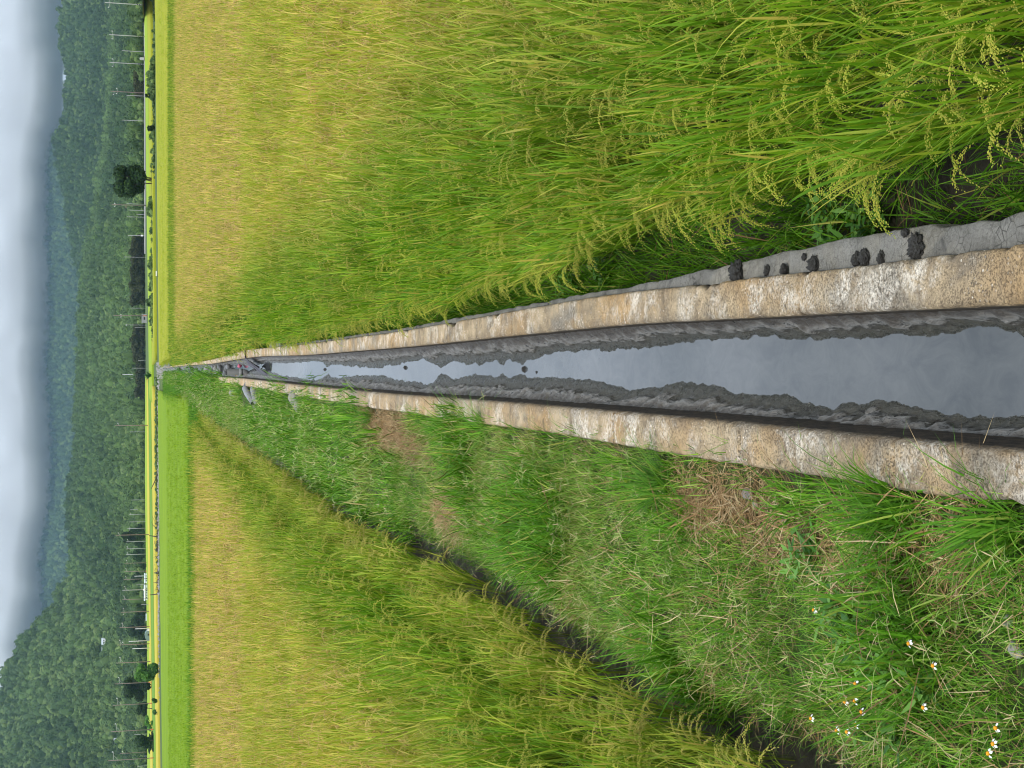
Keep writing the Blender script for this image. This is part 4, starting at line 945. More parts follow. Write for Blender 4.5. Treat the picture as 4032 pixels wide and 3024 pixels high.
# ------------------------------------------------------------------ rubble row, canal-end rubble
st_c = proto_coll('rubble_stones', [mesh('stone', *lump(1, .5, .42, .34, .4, 1.4, 700 + k), [M['pale_stone'] if k % 2 else M['stone']]) for k in range(6)])
n = 900; py = r.uniform(1500, 3150, n); Q = np.array([at(626 + q, y_) for q, y_ in zip(r.normal(0, 1.3, n), py)]); sc = r.uniform(.15, .6, n)
scatter('rubble', Q, r.uniform(0, 6, (n, 3)), sc, r.integers(0, 6, n), st_c, label='pale rubble stones lined up behind the lime green field', cat='rubble')
n = 420; Q = np.array([at(a, b) for a, b in zip(r.uniform(618, 668, n), r.uniform(1425, 1490, n))]); cx = (fRI(np.minimum(Q[:, 1], 149)) + fLI(np.minimum(Q[:, 1], 149))) / 2
Q = Q[(Q[:, 1] > 118)]; n = len(Q)
scatter('rubble', Q, r.uniform(0, 6, (n, 3)), r.uniform(.12, .42, n), r.integers(0, 6, n), st_c, label='heap of pale rubble and brown earth where the canal ends', cat='rubble')

# ------------------------------------------------------------------ utility poles and plain posts
def ordinal(k): return ['first', 'second', 'third', 'fourth', 'fifth', 'sixth', 'seventh', 'eighth', 'ninth', 'tenth', 'eleventh', 'twelfth', 'thirteenth', 'fourteenth', 'fifteenth', 'sixteenth', 'seventeenth', 'eighteenth', 'nineteenth', 'twentieth'][k]
def pole(name, bx, by, tx, ty, mat, label, arms=(), orange=0., D=None, box=None, thick=1., group=None, band=False):
    p, s = place(bx, by, D=D); h = (bx - tx) * s; root = thing(name, label, 'pole', tuple(p), 0, group)
    r0 = max(.13, 1.15 * s) * thick; b = MB(); lean = ((by - ty) * s) * .0
    b.tube([(0, 0, -.3), (0, 0, h * .5), (0, 0, h)], [r0, r0 * .82, r0 * .62], 8)
    o = obj('post', b.mesh('post', [M[mat]], True), root)
    if orange:
        obj('painted_base', MB().tube([(0, 0, -.2), (0, 0, h * orange)], [r0 * 1.16, r0 * 1.1], 8).mesh('painted_base', [M['pole_orange']], True), root)
    if band:
        for k in range(4): obj('band', MB().tube([(0, 0, .25 + k * .5), (0, 0, .45 + k * .5)], [r0 * 1.1] * 2, 8).mesh('band', [M['dark_opening']]), root)
    for zf, a, c in arms:
        a, c = a * h / 11, c * h / 11
        z = h * zf; w_ = max(.05, .55 * s)
        arm = obj('crossarm', MB().box(((a + c) / 2, .2, z), (abs(c - a), w_ * 2, w_ * 2)).mesh('crossarm', [M['pole_concrete']]), root)
        if a * c >= -.01:
            e = a if abs(a) > abs(c) else c
            obj('brace', MB().tube([(0, .2, z - abs(e) * .55), (e * .6, .2, z)], .04, 5).mesh('brace', [M['pole_concrete']]), root)
        for x in {a, c, (a + c) / 2 if abs(c - a) > 2.5 else a}:
            if abs(x) < .3: continue
            b = MB(); b.tube([(x, .2, z + q_ * h / 10) for q_ in (.05, .16, .22, .34)], [q_ * h / 10 for q_ in (.05, .13, .08, .10)], 7)
            obj('insulator', b.mesh('insulator', [M['insulator']], True), arm)
    if box: obj('meter_box', MB().box((0, -.3, h * box), (.55, .4, .8)).mesh('meter_box', [M['insulator']]), root)
    return root
def zc(zx): return 380 + zx / 4.147
# (base x, base y, top x, top y) read in blow-ups that start at photo row y0
G = 'grey concrete'
POLES = [
 (0, 795, 82, 200, 30, 'g', ((.89, -1.2, 1.2),), 'nearest the top edge of the picture, with a twin crossarm'), (0, 810, 600, 265, 550, 'g', ((.9, -1.2, 1.2),), 'with a twin crossarm, second from the top edge of the picture'),
 (0, 785, 1050, 270, 1012, 'g', ((.9, -1.2, 1.2),), 'with a twin crossarm just past the pale rounded marker'), (0, 788, 1518, 285, 1480, 'b', ((.9, -.9, .3), (.81, -.6, 1.1)), 'with an orange base standing close to a plain grey post'),
 (0, 792, 1570, 520, 1553, 'p', (), 'plain and short right beside the brown pole with an orange base'), (0, 560, 848, 455, 843, 'p', (), 'only its top showing above the bushes near the marker'),
 (400, 720, 318, 450, 310, 'p', (), 'alone, half hidden in bushes between the marker and the round tree'), (800, 820, 40, 305, 38, 'b', ((.9, -.5, .5),), 'tall, beside the white house and the round tree'),
 (800, 805, 18, 520, 15, 'p', (), 'short, right behind the tall brown pole near the white house'), (800, 790, 120, 550, 108, 'p', (), 'in front of the white house'),
 (800, 772, 185, 665, 183, 'p', (), 'very short, just below the white house'), (800, 785, 230, 525, 210, 'p', (), 'leaning a little, past the white house'),
 (800, 785, 532, 540, 528, 'x', (), 'with a white meter box half way up'), (800, 800, 885, 480, 878, 'p', (), 'standing out against the dark bamboo grove'),
 (1200, 790, 57, 575, 55, 'p', (), 'between the small sapling and the pump hut'), (1200, 830, 180, 330, 178, 'o', ((.76, .3, -.5),), 'with an orange foot beside the grey pump hut'),
 (1200, 810, 332, 500, 330, 'p', ((.93, -.5, .4),), 'just past the pump hut'), (1200, 785, 370, 640, 370, 'p', (), 'short, second past the pump hut'),
 (1200, 805, 912, 690, 912, 'p', (), 'stubby, before the leafy clump at the canal end'), (1200, 830, 1035, 610, 1035, 'p', (), 'thin, touching the leafy clump at the canal end'),
 (1200, 800, 1138, 460, 1137, 't', (), 'thick and pale, rising behind the leafy clump at the canal end'), (1200, 800, 1207, 585, 1206, 'p', (), 'thin, just past the leafy clump at the canal end'),
 (1600, 860, 310, 355, 318, 'b', ((.9, .1, .8),), 'standing alone in the golden strips past the canal end'), (1600, 802, 415, 570, 413, 'p', ((.93, -.4, .4),), 'next past the lone brown pole'),
 (1600, 805, 1525, 590, 1528, 'p', (), 'first of a loose row in front of dense bushes'), (2000, 800, 25, 575, 38, 'p', ((.96, -.4, .4),), 'second of a loose row in front of dense bushes'),
 (2000, 817, 100, 560, 112, 'p', ((.92, -.4, .5),), 'third of a loose row in front of dense bushes'), (2000, 817, 222, 555, 220, 'p', (), 'fourth of a loose row, before the crossed pole'),
 (2000, 815, 330, 535, 332, 'g', ((.88, -.9, .9),), 'with a crossarm, just before the tall brown pole and dark tree'), (2000, 875, 432, 365, 438, 'b', ((.9, .1, .7),), 'tall, in front of the dark tree with a pale top'),
 (2000, 830, 545, 520, 550, 'g', ((.93, .1, 1.3),), 'rising behind the dark tree with a pale top'), (2000, 830, 660, 515, 665, 'g', ((.93, .1, 1.3),), 'rising from the edge of the olive drooping tree'),
 (2000, 830, 752, 515, 770, 'g', ((.93, .1, 1.3),), 'behind the far side of the olive drooping tree'), (2000, 835, 893, 495, 890, 'b', ((.9, .1, 1.4),), 'between the drooping tree and the long white shed'),
 (2000, 845, 1030, 485, 1022, 'o', ((.9, .1, 1.4),), 'at the near end of the pale shed'), (2000, 845, 1107, 640, 1108, 'w', (), 'plain white at the pale shed, under a shaggy tree'),
 (2000, 850, 1155, 480, 1160, 'b', ((.9, .1, 1.4),), 'behind the pale shed, next to the plain white one'), (2000, 855, 1250, 660, 1253, 'p', (), 'plain, between the two halves of the white shed'),
 (2000, 865, 1330, 465, 1352, 'x', ((.9, .1, 1.5),), 'with a small white box, before the long white shed'), (2300, 862, 238, 462, 272, 'b', ((.92, .1, 1.5),), 'at the far end of the long white shed'),
 (2300, 865, 330, 740, 340, 'p', (), 'short plain, past the long white shed'), (2300, 880, 442, 445, 475, 'b', ((.9, -.8, 1.5),), 'with arms on both sides, before the blue grey fence'),
 (2300, 885, 690, 425, 715, 'b', ((.9, .1, 1.6),), 'next to a thick white post by the green shelter'), (2300, 882, 720, 655, 735, 'w', (), 'thick white, first of three by the green shelter'),
 (2300, 882, 920, 560, 930, 'w', (), 'tallest thick white, at the end wall of the green shelter'), (2300, 886, 972, 395, 990, 'b', ((.92, .1, 1.6), (.83, -.1, .9)), 'with two crossarms between two thick white posts'),
 (2300, 886, 1042, 615, 1053, 'w', (), 'thick white, third one, past the green shelter'), (2300, 900, 1262, 378, 1288, 'b', ((.88, .1, 1.7),), 'partly behind the bright upright bush'),
 (2624, 922, 255, 357, 275, 'o', ((.88, .1, 1.8),), 'with an orange foot, in front of the dark broad tree'), (2624, 933, 600, 330, 625, 'o', ((.88, .1, 1.9),), 'with an orange foot beside the small forked tree'),
 (2624, 958, 1025, 305, 1060, 'o', ((.88, .1, 1.9),), 'with an orange foot, before the clipped hedge'), (2624, 870, 1100, 640, 1130, 'p', (), 'thin and tilted, behind the broad tree'),
 (2624, 958, 1492, 260, 1528, 'o', ((.88, .1, 2.),), 'tallest, with an orange foot beside a small white house'), (2624, 850, 1395, 430, 1425, 'b', ((.9, .1, .8),), 'slim, over the clipped hedge'),
 (2624, 850, 1620, 680, 1632, 'p', (), 'short, closest to the bottom edge of the picture')]
for (y0, bx, by, tx, ty, k, arms, lb) in POLES:
    mat = {'g': 'pole_concrete', 'b': 'pole_brown', 'o': 'pole_brown', 'p': 'pole_concrete', 'w': 'pole_white', 't': 'pole_white', 'x': 'pole_concrete'}[k]
    bx_, by_ = zc(bx), y0 + by / 4.147; D = None
    kind = {'g': 'grey utility pole', 'b': 'brown utility pole', 'o': 'brown utility pole', 'p': 'plain grey pole', 'w': 'pole', 't': 'pole', 'x': 'grey pole'}[k]
    if zc(bx) < 572.5: bx_ = 572.5
    pole('utility_pole' if k in 'gbox' else 'post', bx_, by_, zc(tx), y0 + ty / 4.147, mat, kind + ' ' + lb, arms, .12 if k == 'o' else 0, None, .2 if k == 'x' else None, 1.2 if k in 'wt' else (.75 if k == 'p' else 1.), 'poles along the foot of the hills', band=k == 'g' and y0 == 0)

# ------------------------------------------------------------------ buildings far off
def house(name, px, py, w_px, h_px, label, wall='white_wall', roof='roof_sheet', D=None, cat='house', nwin=2, flat=False, depth=.7):
    p, s = place(px, py, D=D); W, H = w_px * s, h_px * s; root = thing(name, label, cat, tuple(p)); dp = W * depth
    obj('wall', MB().box((0, dp / 2, H * .36 - .15), (W, dp, H * .72 + .3)).mesh('wall', [M[wall]]), root)
    b = MB(); z0 = H * .72; e = .05 * W
    if flat: b.box((0, dp / 2, z0 + H * .1), (W + 2 * e, dp + 2 * e, H * .2))
    else: b.add([(-W / 2 - e, -e, z0), (W / 2 + e, -e, z0), (W / 2 + e, dp + e, z0), (-W / 2 - e, dp + e, z0), (-W / 2 - e, dp / 2, H), (W / 2 + e, dp / 2, H)], [(0, 1, 5, 4), (2, 3, 4, 5), (0, 4, 3), (1, 2, 5), (0, 3, 2, 1)])
    obj('roof', b.mesh('roof', [M[roof]]), root)
    for k in range(nwin):
        x = W * ((k + .5) / nwin - .5) * .8; obj('window', MB().box((x, -.02, H * .40), (W * .32 / nwin, .06, H * .26)).mesh('window', [M['dark_opening']]), root)
    return root
house('pump_hut', 577, 1254, 31, 19, 'small grey concrete pump hut beside a brown pole with an orange foot', 'grey_wall', 'grey_wall', cat='hut', nwin=1, flat=True)
house('white_house', 523, 834, 22, 14, 'white house among trees behind the poles near the round tree', D=HOUSE_D[523, 834])
house('white_house', 581, 2986, 20, 16, 'small white house by the tallest pole near the bottom edge of the picture', nwin=1)
house('long_shed', 584, 2334, 54, 16, 'long low white shed behind the poles', 'white_wall', 'roof_sheet', cat='shed', nwin=5, depth=.25)
house('pale_shed', 582, 2277, 34, 13, 'shorter pale open shed beside the long white shed', 'white_wall', 'roof_sheet', cat='shed', nwin=3, depth=.35)
house('hill_house', 415, 2526, 22, 14, 'white house with a blue front half way up the near hill', D=HOUSE_D[415, 2526])
house('hill_house', 408, 2562, 22, 8, 'long pale low building just along from the hill house with a blue front', D=HOUSE_D[408, 2562], flat=True)
house('hill_house', 458, 2912, 9, 9, 'tiny white gable high among the trees near the bottom edge of the picture', D=HOUSE_D[458, 2912], nwin=1)
house('hill_house', 416, 2336, 12, 5, 'pale roof on the wooded slope above the long white shed', D=HOUSE_D[416, 2336], nwin=1, flat=True)
house('hill_house', 453, 1040, 18, 6, 'low white building on the foothill above the dark bamboo grove', D=HOUSE_D[453, 1040], nwin=2, flat=True)
house('hill_house', 445, 1087, 5, 5, 'tiny white house alone on the foothill past the low white building', D=HOUSE_D[445, 1087], nwin=1)
house('hill_house', 511, 812, 20, 15, 'house with a dull red roof behind the white house near the round tree', 'grey_wall', 'red_roof', D=HOUSE_D[511, 812])
# green shelter with rounded roof
p, s = place(593, 2503); root = thing('green_shelter', 'dull green tarpaulin shelter with a rounded roof between white posts', 'shelter', tuple(p)); W, H = 36 * s, 21 * s; b = MB(); n_ = 9
arc = [(-W / 2 + W * k / (n_ - 1), H * (.62 + .38 * math.sin(math.pi * k / (n_ - 1)))) for k in range(n_)]
for y_ in (0, 4):
    pass
V = [(x, 0, z) for x, z in arc] + [(x, 4, z) for x, z in arc] + [(-W / 2, 0, -.2), (W / 2, 0, -.2), (W / 2, 4, -.2), (-W / 2, 4, -.2)]
F = [(k, k + 1, n_ + k + 1, n_ + k) for k in range(n_ - 1)] + [tuple([2 * n_] + [2 * n_ + 1] + list(range(n_ - 1, -1, -1)))] + [tuple([2 * n_ + 2, 2 * n_ + 3] + list(range(n_, 2 * n_)))] + [(2 * n_ + 3, 2 * n_, 0, n_), (2 * n_ + 1, 2 * n_ + 2, 2 * n_ - 1, n_ - 1)]
obj('cover', MB().add(V, F).mesh('cover', [M['green_tarp']]), root)
obj('opening', MB().box((W * .12, -.03, H * .3), (W * .2, .08, H * .4)).mesh('opening', [M['dark_opening']]), root)
obj('end_wall', MB().box((W * .5 + .3, 1, H * .25), (.6, 2.2, H * .6)).mesh('end_wall', [M['white_wall']]), root)
# fence
p, s = place(582, 2430); b = MB(); W = 26 * s; root = thing('panel_fence', 'low blue grey panel fence between the bushy trees', 'fence', tuple(p)); b.box((0, 0, .45), (W, .08, 1.0)); obj('panel', b.mesh('panel', [M['roof_sheet']]), root)
for k in range(5): obj('fence_post', MB().box((W * (k / 4 - .5), .1, .5), (.09, .09, 1.15)).mesh('fence_post', [M['pole_concrete']]), root)
# rounded marker
p, s = place(574, 232); root = thing('stone_marker', 'pale rounded grave-like marker on a brown mound beside the pale road', 'marker', tuple(p)); v, f = lump(2, 16 * s, 1.2, 6 * s, .2, 2, 5); obj('mound', mesh('mound', v, f, [M['pole_orange'] if False else M['bark']], sm=True), root)
W = 9 * s; H = 22 * s; arc = [(W / 2 * math.cos(t), H - W / 2 + W / 2 * math.sin(t)) for t in np.linspace(0, math.pi, 9)]; V = [(x, y_, z) for y_ in (-.25, .25) for x, z in [(-W / 2, .0), (W / 2, 0.)] + arc]; k = 11
obj('slab', MB().add(V, [tuple(range(k)), tuple(range(2 * k - 1, k - 1, -1))] + [(q, (q + 1) % k, k + (q + 1) % k, k + q) for q in range(k)]).mesh('slab', [M['grave']]), root)
# pale road and its low wall on the right
ys_ = np.linspace(-60, 1000, 60); Pa = np.array([at(573.6, a) for a in ys_]); Pb = np.array([at(571.6, a) for a in ys_]); V = np.stack([Pa, Pb], 1).reshape(-1, 3) + np.array([0, 0, .35])
V = np.concatenate([V, V - np.array([0, 0, .5])]); n_ = 60
F = [(2 * k, 2 * k + 2, 2 * k + 3, 2 * k + 1) for k in range(n_ - 1)] + [(2 * k, 2 * k + 2 * n_, 2 * k + 2 + 2 * n_, 2 * k + 2) for k in range(n_ - 1)]
tag(obj('road', mesh('road', V, F, [M['road']])), kind='structure')
# white marker board in the yellow field
p = at(632, 1087, dz=.2); s = p[1] / FPX * 1.035; root = thing('field_marker', 'white board on a dark post standing in the smooth yellow field', 'marker', tuple(p))
obj('post', MB().tube([(0, 0, -.5), (0, 0, 17 * s)], .035, 6).mesh('post', [M['dark_opening']]), root); obj('board', MB().box((9 * s, -.03, 15 * s), (19 * s, .04, 4.5 * s)).mesh('board', [M['white_wall']]), root)
# heaps of dead branches on the rubble row
def branch_heap(px, py, w_px, up, label, seed, n=26, big=None):
    p, s = place(px, py); root = thing('branch_heap', label, 'branches', tuple(p), 0, 'dead branch heaps on the rubble row'); r = np.random.default_rng(seed); b = MB(); W = w_px * s
    for k in range(n):
        x = r.uniform(-W / 2, W / 2); a = r.uniform(0, 6.28); l = r.uniform(.5, 1.4) * up * s; e = (x + math.cos(a) * l, math.sin(a) * l * .6, abs(r.normal(.3, .35)) * l); m_ = (x + math.cos(a) * l * .5, math.sin(a) * l * .3, e[2] * .7)
        b.tube([(x, 0, 0), m_, e], [.05, .035, .012], 4)
    obj('twigs', b.mesh('twigs', [M['dead_wood']]), root)
    if big:
        obj('bough', MB().tube([(big[0] * s, 0, 0), (big[1] * s * .6 + big[0] * s * .4, 0, big[2] * s * .55), (big[1] * s, 0, big[2] * s)], [.1, .08, .05], 6).mesh('bough', [M['dead_wood']]), root)
branch_heap(622, 1885, 70, 12, 'dark fallen trunk and branches with one bough sticking up on the rubble row', 1, 34, (20, -36, 24))
branch_heap(624, 2125, 130, 22, 'wide tangle of dead branches on the rubble row', 2, 60, (10, 16, 34))
branch_heap(626, 2285, 90, 20, 'lower tangle of dead branches further along the rubble row', 3, 44)
branch_heap(626, 2338, 20, 10, 'bare double stick standing up at the end of the branch tangles', 4, 8, (0, -3, 33))

# ------------------------------------------------------------------ things in and by the canal
def solid(name, v, f, mat, loc, label, cat, group=None, rz=0):
    o = obj(name, mesh(name, v, f, [M[mat]], sm=False), None, loc); o.rotation_euler[2] = rz; return tag(o, label, cat, group)
for k, (px, py, sz, lb) in enumerate(((2066, 1453, .022, 'largest dark mud lump standing in the canal water, nearest the camera'), (1597, 1449, .022, 'dark mud lump in the middle pool of the canal'),
                                     (1280, 1455, .022, 'dark mud lump on the mud bar farthest along the open water'), (2113, 1466, .009, 'small mud crumb just in front of the largest mud lump'))):
    p = at(px, py, WATER_Z); v, f = lump(3, sz, sz * .85, sz * .95, .4, 1.3, 40 + k, None, .2); solid('mud_lump', v, f, 'mud_clod', tuple(p), lb, 'mud lump', 'mud lumps in the canal water', k)
CL = [(3610, 975, .050, 'biggest dark clump of wet mud on the grey ledge'), (3405, 1018, .036, 'mud clump beside the biggest one on the ledge'), (3372, 1022, .03, 'mud clump touching its neighbour on the ledge, a little farther from the camera'),
      (3470, 1017, .026, 'small crumbly mud clump between two larger clumps on the ledge'), (3205, 1040, .042, 'knobbly mud clump with loose crumbs by a joint in the ledge'), (3165, 1012, .016, 'small mud crumb near the outer side of the ledge by a joint'),
      (3085, 1064, .026, 'mud clump sitting at the ledge joint'), (2905, 1075, .060, 'broad dark mud pile on the far part of the ledge'), (3563, 916, .02, 'lone mud crumb toward the outer edge of the ledge'), (3020, 1066, .024, 'mud clump just past the ledge joint')]
for k, (px, py, sz, lb) in enumerate(CL):
    p = at(px, py, -.045); v, f = lump(4, sz * .80, sz * .68, sz * .36, .6, 2.4, 60 + k, -.3 * sz, .6); solid('mud_clod', v, f, 'mud_clod', tuple(p), lb, 'mud clump', 'mud clumps on the ledge', k)

# grey plastic elbow pipe in the canal and the pipe in the grass
p = at(986, 1465, -.27); s = p[1] / FPX * 1.03; R = .068; zt = p[2] + .53
root = thing('elbow_pipe', 'grey plastic pipe standing up in the canal with an elbow into the wall', 'pipe', (p[0], p[1], p[2]))
xw = float(fLI(p[1])) - p[0]
obj('riser', MB().tube([(0, 0, .20), (0, 0, zt - p[2])], R, 20, cap=False).mesh('riser', [M['pvc_pipe']], True), root)
obj('bore', MB().tube([(0, 0, zt - p[2] - .03), (0, 0, zt - p[2] - .02)], R * .93, 16).mesh('bore', [M['pipe_hollow']]), root)
obj('coupling', MB().tube([(0, 0, .17), (0, 0, .26)], R * 1.12, 20).mesh('coupling', [M['pvc_pipe']], True), root)
ar = [(-.13 + .13 * math.cos(t), 0, .04 + .13 * math.sin(t)) for t in np.linspace(math.radians(90), math.radians(0), 2)]
ar = [(-.14 + .14 * math.cos(t), 0, .18 - .14 * math.sin(t)) for t in np.linspace(0, math.pi / 2, 9)]
obj('elbow', MB().tube(ar, R * 1.1, 20).mesh('elbow', [M['pvc_pipe']], True), root)
obj('outlet', MB().tube([(-.13, 0, .04), (xw - .05, 0, .04)], R, 20).mesh('outlet', [M['pvc_pipe']], True), root)
a = at(966, 1523, -.05); c_ = [at(966, 1530, .0), at(974, 1548, .02), at(988, 1568, .02), at(1004, 1592, -.03), at(1015, 1612, -.14)]
tag(obj('curved_pipe', MB().tube([(c_[0][0] + .12, c_[0][1], -.06)] + [tuple(q) for q in c_], .07, 14).mesh('curved_pipe', [M['pvc_pipe']], True)), 'grey pipe curving out of the canal wall into the grass', 'pipe')
c_ = [at(1001, 1532, -.05), at(1006, 1552, -.03), at(1014, 1580, -.06), at(1022, 1596, -.14)]
tag(obj('buried_pipe', MB().tube([tuple(q) for q in c_], .085, 14).mesh('buried_pipe', [M['pvc_pipe']], True)), 'half buried pale grey pipe in the grass just before the curved pipe', 'pipe')
p = at(944, 1441, -.16); v, f = lump(3, .045, .04, .05, .5, 2.2, 12, None, .3); solid('pink_bag', v, f, 'pink_plastic', tuple(p), 'crumpled pink and white plastic bag wedged beside the grey pipe', 'bag')
p = at(938, 1479, -.2); r = np.random.default_rng(4); b = MB()
for k in range(34):
    a_ = r.normal(0, .5); l = r.uniform(.08, .2); x, y_, z = r.normal(0, .05), r.normal(0, .08), r.uniform(-.05, .05); b.tube([(x - math.cos(a_) * l / 2, y_, z - math.sin(a_) * l / 2), (x + math.cos(a_) * l / 2, y_ + r.normal(0, .04), z + math.sin(a_) * l / 2)], [.009, .005], 5)
o = obj('debris_bundle', b.mesh('debris_bundle', [M['straw']]), None, tuple(p)); tag(o, 'bundle of sticks and straw debris caught beside the grey pipe', 'debris')

# dark plastic sheet hanging over the wall
y0s = at(968, 1412, 0)[1]; n_u, n_v = 34, 26; V = []
for i in range(n_u):
    t = i / (n_u - 1)
    for j in range(n_v):
        u_ = j / (n_v - 1); xo_, xi_ = float(fRO(y0s)) + .10, float(fRI(y0s))
        if t < .35:                                             # strap across the coping, bunched; its tail lies along the outer side
            q = t / .35; wy = .30 - .12 * math.sin(min(1, q * 1.2) * math.pi * .5) + .9 * max(0, .22 - q) / .22
            x = xo_ + (xi_ - xo_) * q; z = .018 + .012 * math.sin(u_ * 16 + q * 2) - (.10 * (1 - q / .18) if q < .18 else 0); yy = y0s - .1 + (u_ - .5) * wy - (.5 * (.22 - q) / .22 if q < .22 else 0)
        else:                                                  # spreads down the muddy side towards the camera
            q = (t - .35) / .65; yl = y0s - .1 + (u_ - .5) * (.18 + 3.0 * q ** .8) - 1.55 * q ** .8
            xw_ = float(fRI(yl)); x = xw_ - .015 - .36 * q * (1 - .45 * u_ + .2 * math.sin(u_ * 7)); z = .012 - .235 * q ** 1.15 * (1 - .25 * u_) + .022 * math.sin(u_ * 19 + 4 * q) * min(1, q * 3) + .035 * math.sin(q * 9 + u_ * 3) * q * (1 - q)
            yy = yl
        V.append((x, yy, z))
bm = bmesh.new(); vs = [bm.verts.new(a) for a in V]
for i in range(n_u - 1):
    for j in range(n_v - 1): bm.faces.new((vs[i * n_v + j], vs[i * n_v + j + 1], vs[(i + 1) * n_v + j + 1], vs[(i + 1) * n_v + j]))
bmesh.ops.recalc_face_normals(bm, faces=bm.faces); me = bpy.data.meshes.new('plastic_sheet'); bm.to_mesh(me); bm.free(); me.materials.append(M['plastic_sheet']); me.polygons.foreach_set('use_smooth', np.ones(len(me.polygons), bool))
o = obj('plastic_sheet', me); sd = o.modifiers.new('thickness', 'SOLIDIFY'); sd.thickness = .006; tag(o, 'dark purple plastic sheet draped over the canal wall into the water', 'plastic sheet')

# stones in the canal behind the pipe
SS = [(902, 1443, .14, 'rounded dark stone nearest the pink bag'), (893, 1448, .10, 'small wet stone touching the rounded dark stone'), (890, 1474, .16, 'long dark stone lying near the canal wall on the bank side'), (901, 1478, .10, 'small dark stone just before the long dark one'),
      (868, 1447, .16, 'dark block stone in a row across the canal'), (862, 1470, .20, 'longest pale stone across the canal'), (850, 1462, .16, 'pale flat stone behind the longest one'), (842, 1445, .14, 'small stone against the rice side wall'), (828, 1474, .16, 'pale stone against the bank side wall'), (912, 1459, .07, 'tiny stone in the shallow water between larger ones'), (815, 1455, .2, 'pale grey slab farther up the canal')]
for k, (px, py, sz, lb) in enumerate(SS):
    p = at(px, py, -.2); v, f = lump(2, sz * .75, sz * 1.2, sz * .62, .35, 1.2, 80 + k, None, .08); solid('canal_stone', v, f, 'stream_stone' if k not in (5, 6, 8, 10) else 'stone', tuple(p), lb, 'stone', 'stones lying in the canal behind the pipe', k * 1.3)

# leafy weeds
def leafy(name, seed, p, h, spread, n, label, cat='weed', flowers=(), mat='weed_leaf', lf=.05):
    r = np.random.default_rng(seed); root = thing(name, label, cat, tuple(p)); b = PB(); sb = MB(); tips = []
    for k in range(n):
        a = r.uniform(0, 6.28); ln = h * r.uniform(.5, 1.1); th = r.uniform(.1, .9) * spread
        pts = [np.array([math.cos(a), math.sin(a), 0]) * ln * math.sin(th) * t ** 1.2 + np.array([0, 0, ln * math.cos(th) * t]) for t in (0, .35, .7, 1)]
        sb.tube(pts, [.0035, .003, .0025, .0015], 5); tips.append(pts[-1])
        for q in range(6):
            t = r.uniform(.25, 1); o_ = pts[-1] * t; b.ribbon(o_, r.uniform(0, 6.28), r.uniform(.7, 1.6), r.uniform(-.2, .7), lf * r.uniform(.7, 1.3), lf * .42, 4, 0, r.normal(0, .4), .8)
    obj('stems', sb.mesh('stems', [M['rice_stalk']]), root); obj('leaves', b.mesh('leaves', [M[mat]]), root); return root
LW = [(3210, 2185, .16, 1.3, 12, 'bright leafy green weed at the edge of the brown straw'), (3330, 2370, .15, 1.3, 10, 'broad-leaved weed low in the grass below the straw patch'), (3440, 2490, .17, 1.4, 12, 'leafy weed among white flowers in the middle of the bank corner'),
      (3520, 2620, .17, 1.4, 13, 'spreading leafy weed under the central white flowers'), (3395, 2890, .12, 1.2, 8, 'small round-leaved weed close to the bottom edge of the picture'), (3560, 2900, .12, 1.2, 8, 'small leafy weed right of the dark gap near the bottom edge'), (3700, 2700, .14, 1.3, 8, 'thin leafy weed between white flowers toward the corner of the picture')]
for k, (px, py, h, sp, n_, lb) in enumerate(LW):
    p = at(px, py, -.06); p[2] = float(bank_z(np.array([p[0]]), np.array([p[1]]))[0]); leafy('leafy_weed', 900 + k, p, h, sp, n_, lb)
for k, (px, py, h, lb) in enumerate(((2290, 1112, .16, 'low leafy weed at the foot of the rice where the ledge fades out'), (2420, 1085, .15, 'low leafy weed beside the ledge, nearer than the other one'), (3330, 900, .22, 'grey green leafy weed growing in the dark ditch beside the ledge'), (3480, 870, .2, 'broad-leaved weed in the dark ditch near the biggest mud clump'))):
    p = at(px, py, -.42); leafy('ditch_weed', 930 + k, p, h, 1.1, 11, lb, lf=.06)
for k, (px, py, h, lb) in enumerate(((770, 1455, .5, 'green weed clump growing inside the canal behind the stones'), (716, 1455, .45, 'smaller green weed clump in the canal near its far end'), (802, 1474, .3, 'low green weed at the foot of the bank side canal wall'))):
    p = at(px, py, -.22); leafy('canal_weed', 950 + k, p, h, 1.0, 16, lb, lf=.14)
# white and yellow daisies
def daisy(seed, p, h, label):
    r = np.random.default_rng(seed); root = thing('daisy', label, 'flower', tuple(p), r.uniform(0, 6), 'white flowers with yellow centres in the grass'); lx, ly = r.normal(0, .02), r.normal(0, .02)
    obj('stem', MB().tube([(0, 0, -.02), (lx * .5, ly * .5, h * .6), (lx, ly, h)], [.0025, .002, .0015], 5).mesh('stem', [M['rice_stalk']]), root)
    v, f = ICO[1]; obj('disc', mesh('disc', v * np.array([.0068, .0068, .006]) + np.array([lx, ly, h + .004]), f, [M['flower_disc']], sm=True), root)
    n_ = int(r.integers(4, 6)); b = MB()
    for k in range(n_):
        a = 6.28 * k / n_ + r.normal(0, .15); c, s_ = math.cos(a), math.sin(a); w_ = .0046; e = .0138
        P_ = [(lx + c * .006 - s_ * w_ * .5, ly + s_ * .006 + c * w_ * .5, h + .003), (lx + c * .006 + s_ * w_ * .5, ly + s_ * .006 - c * w_ * .5, h + .003), (lx + c * e * .75 + s_ * w_, ly + s_ * e * .75 - c * w_, h), (lx + c * e, ly + s_ * e, h - .003), (lx + c * e * .75 - s_ * w_, ly + s_ * e * .75 + c * w_, h)]
        b.add(P_, [(0, 1, 2, 3, 4)])
    obj('petals', b.mesh('petals', [M['petal']]), root); return root
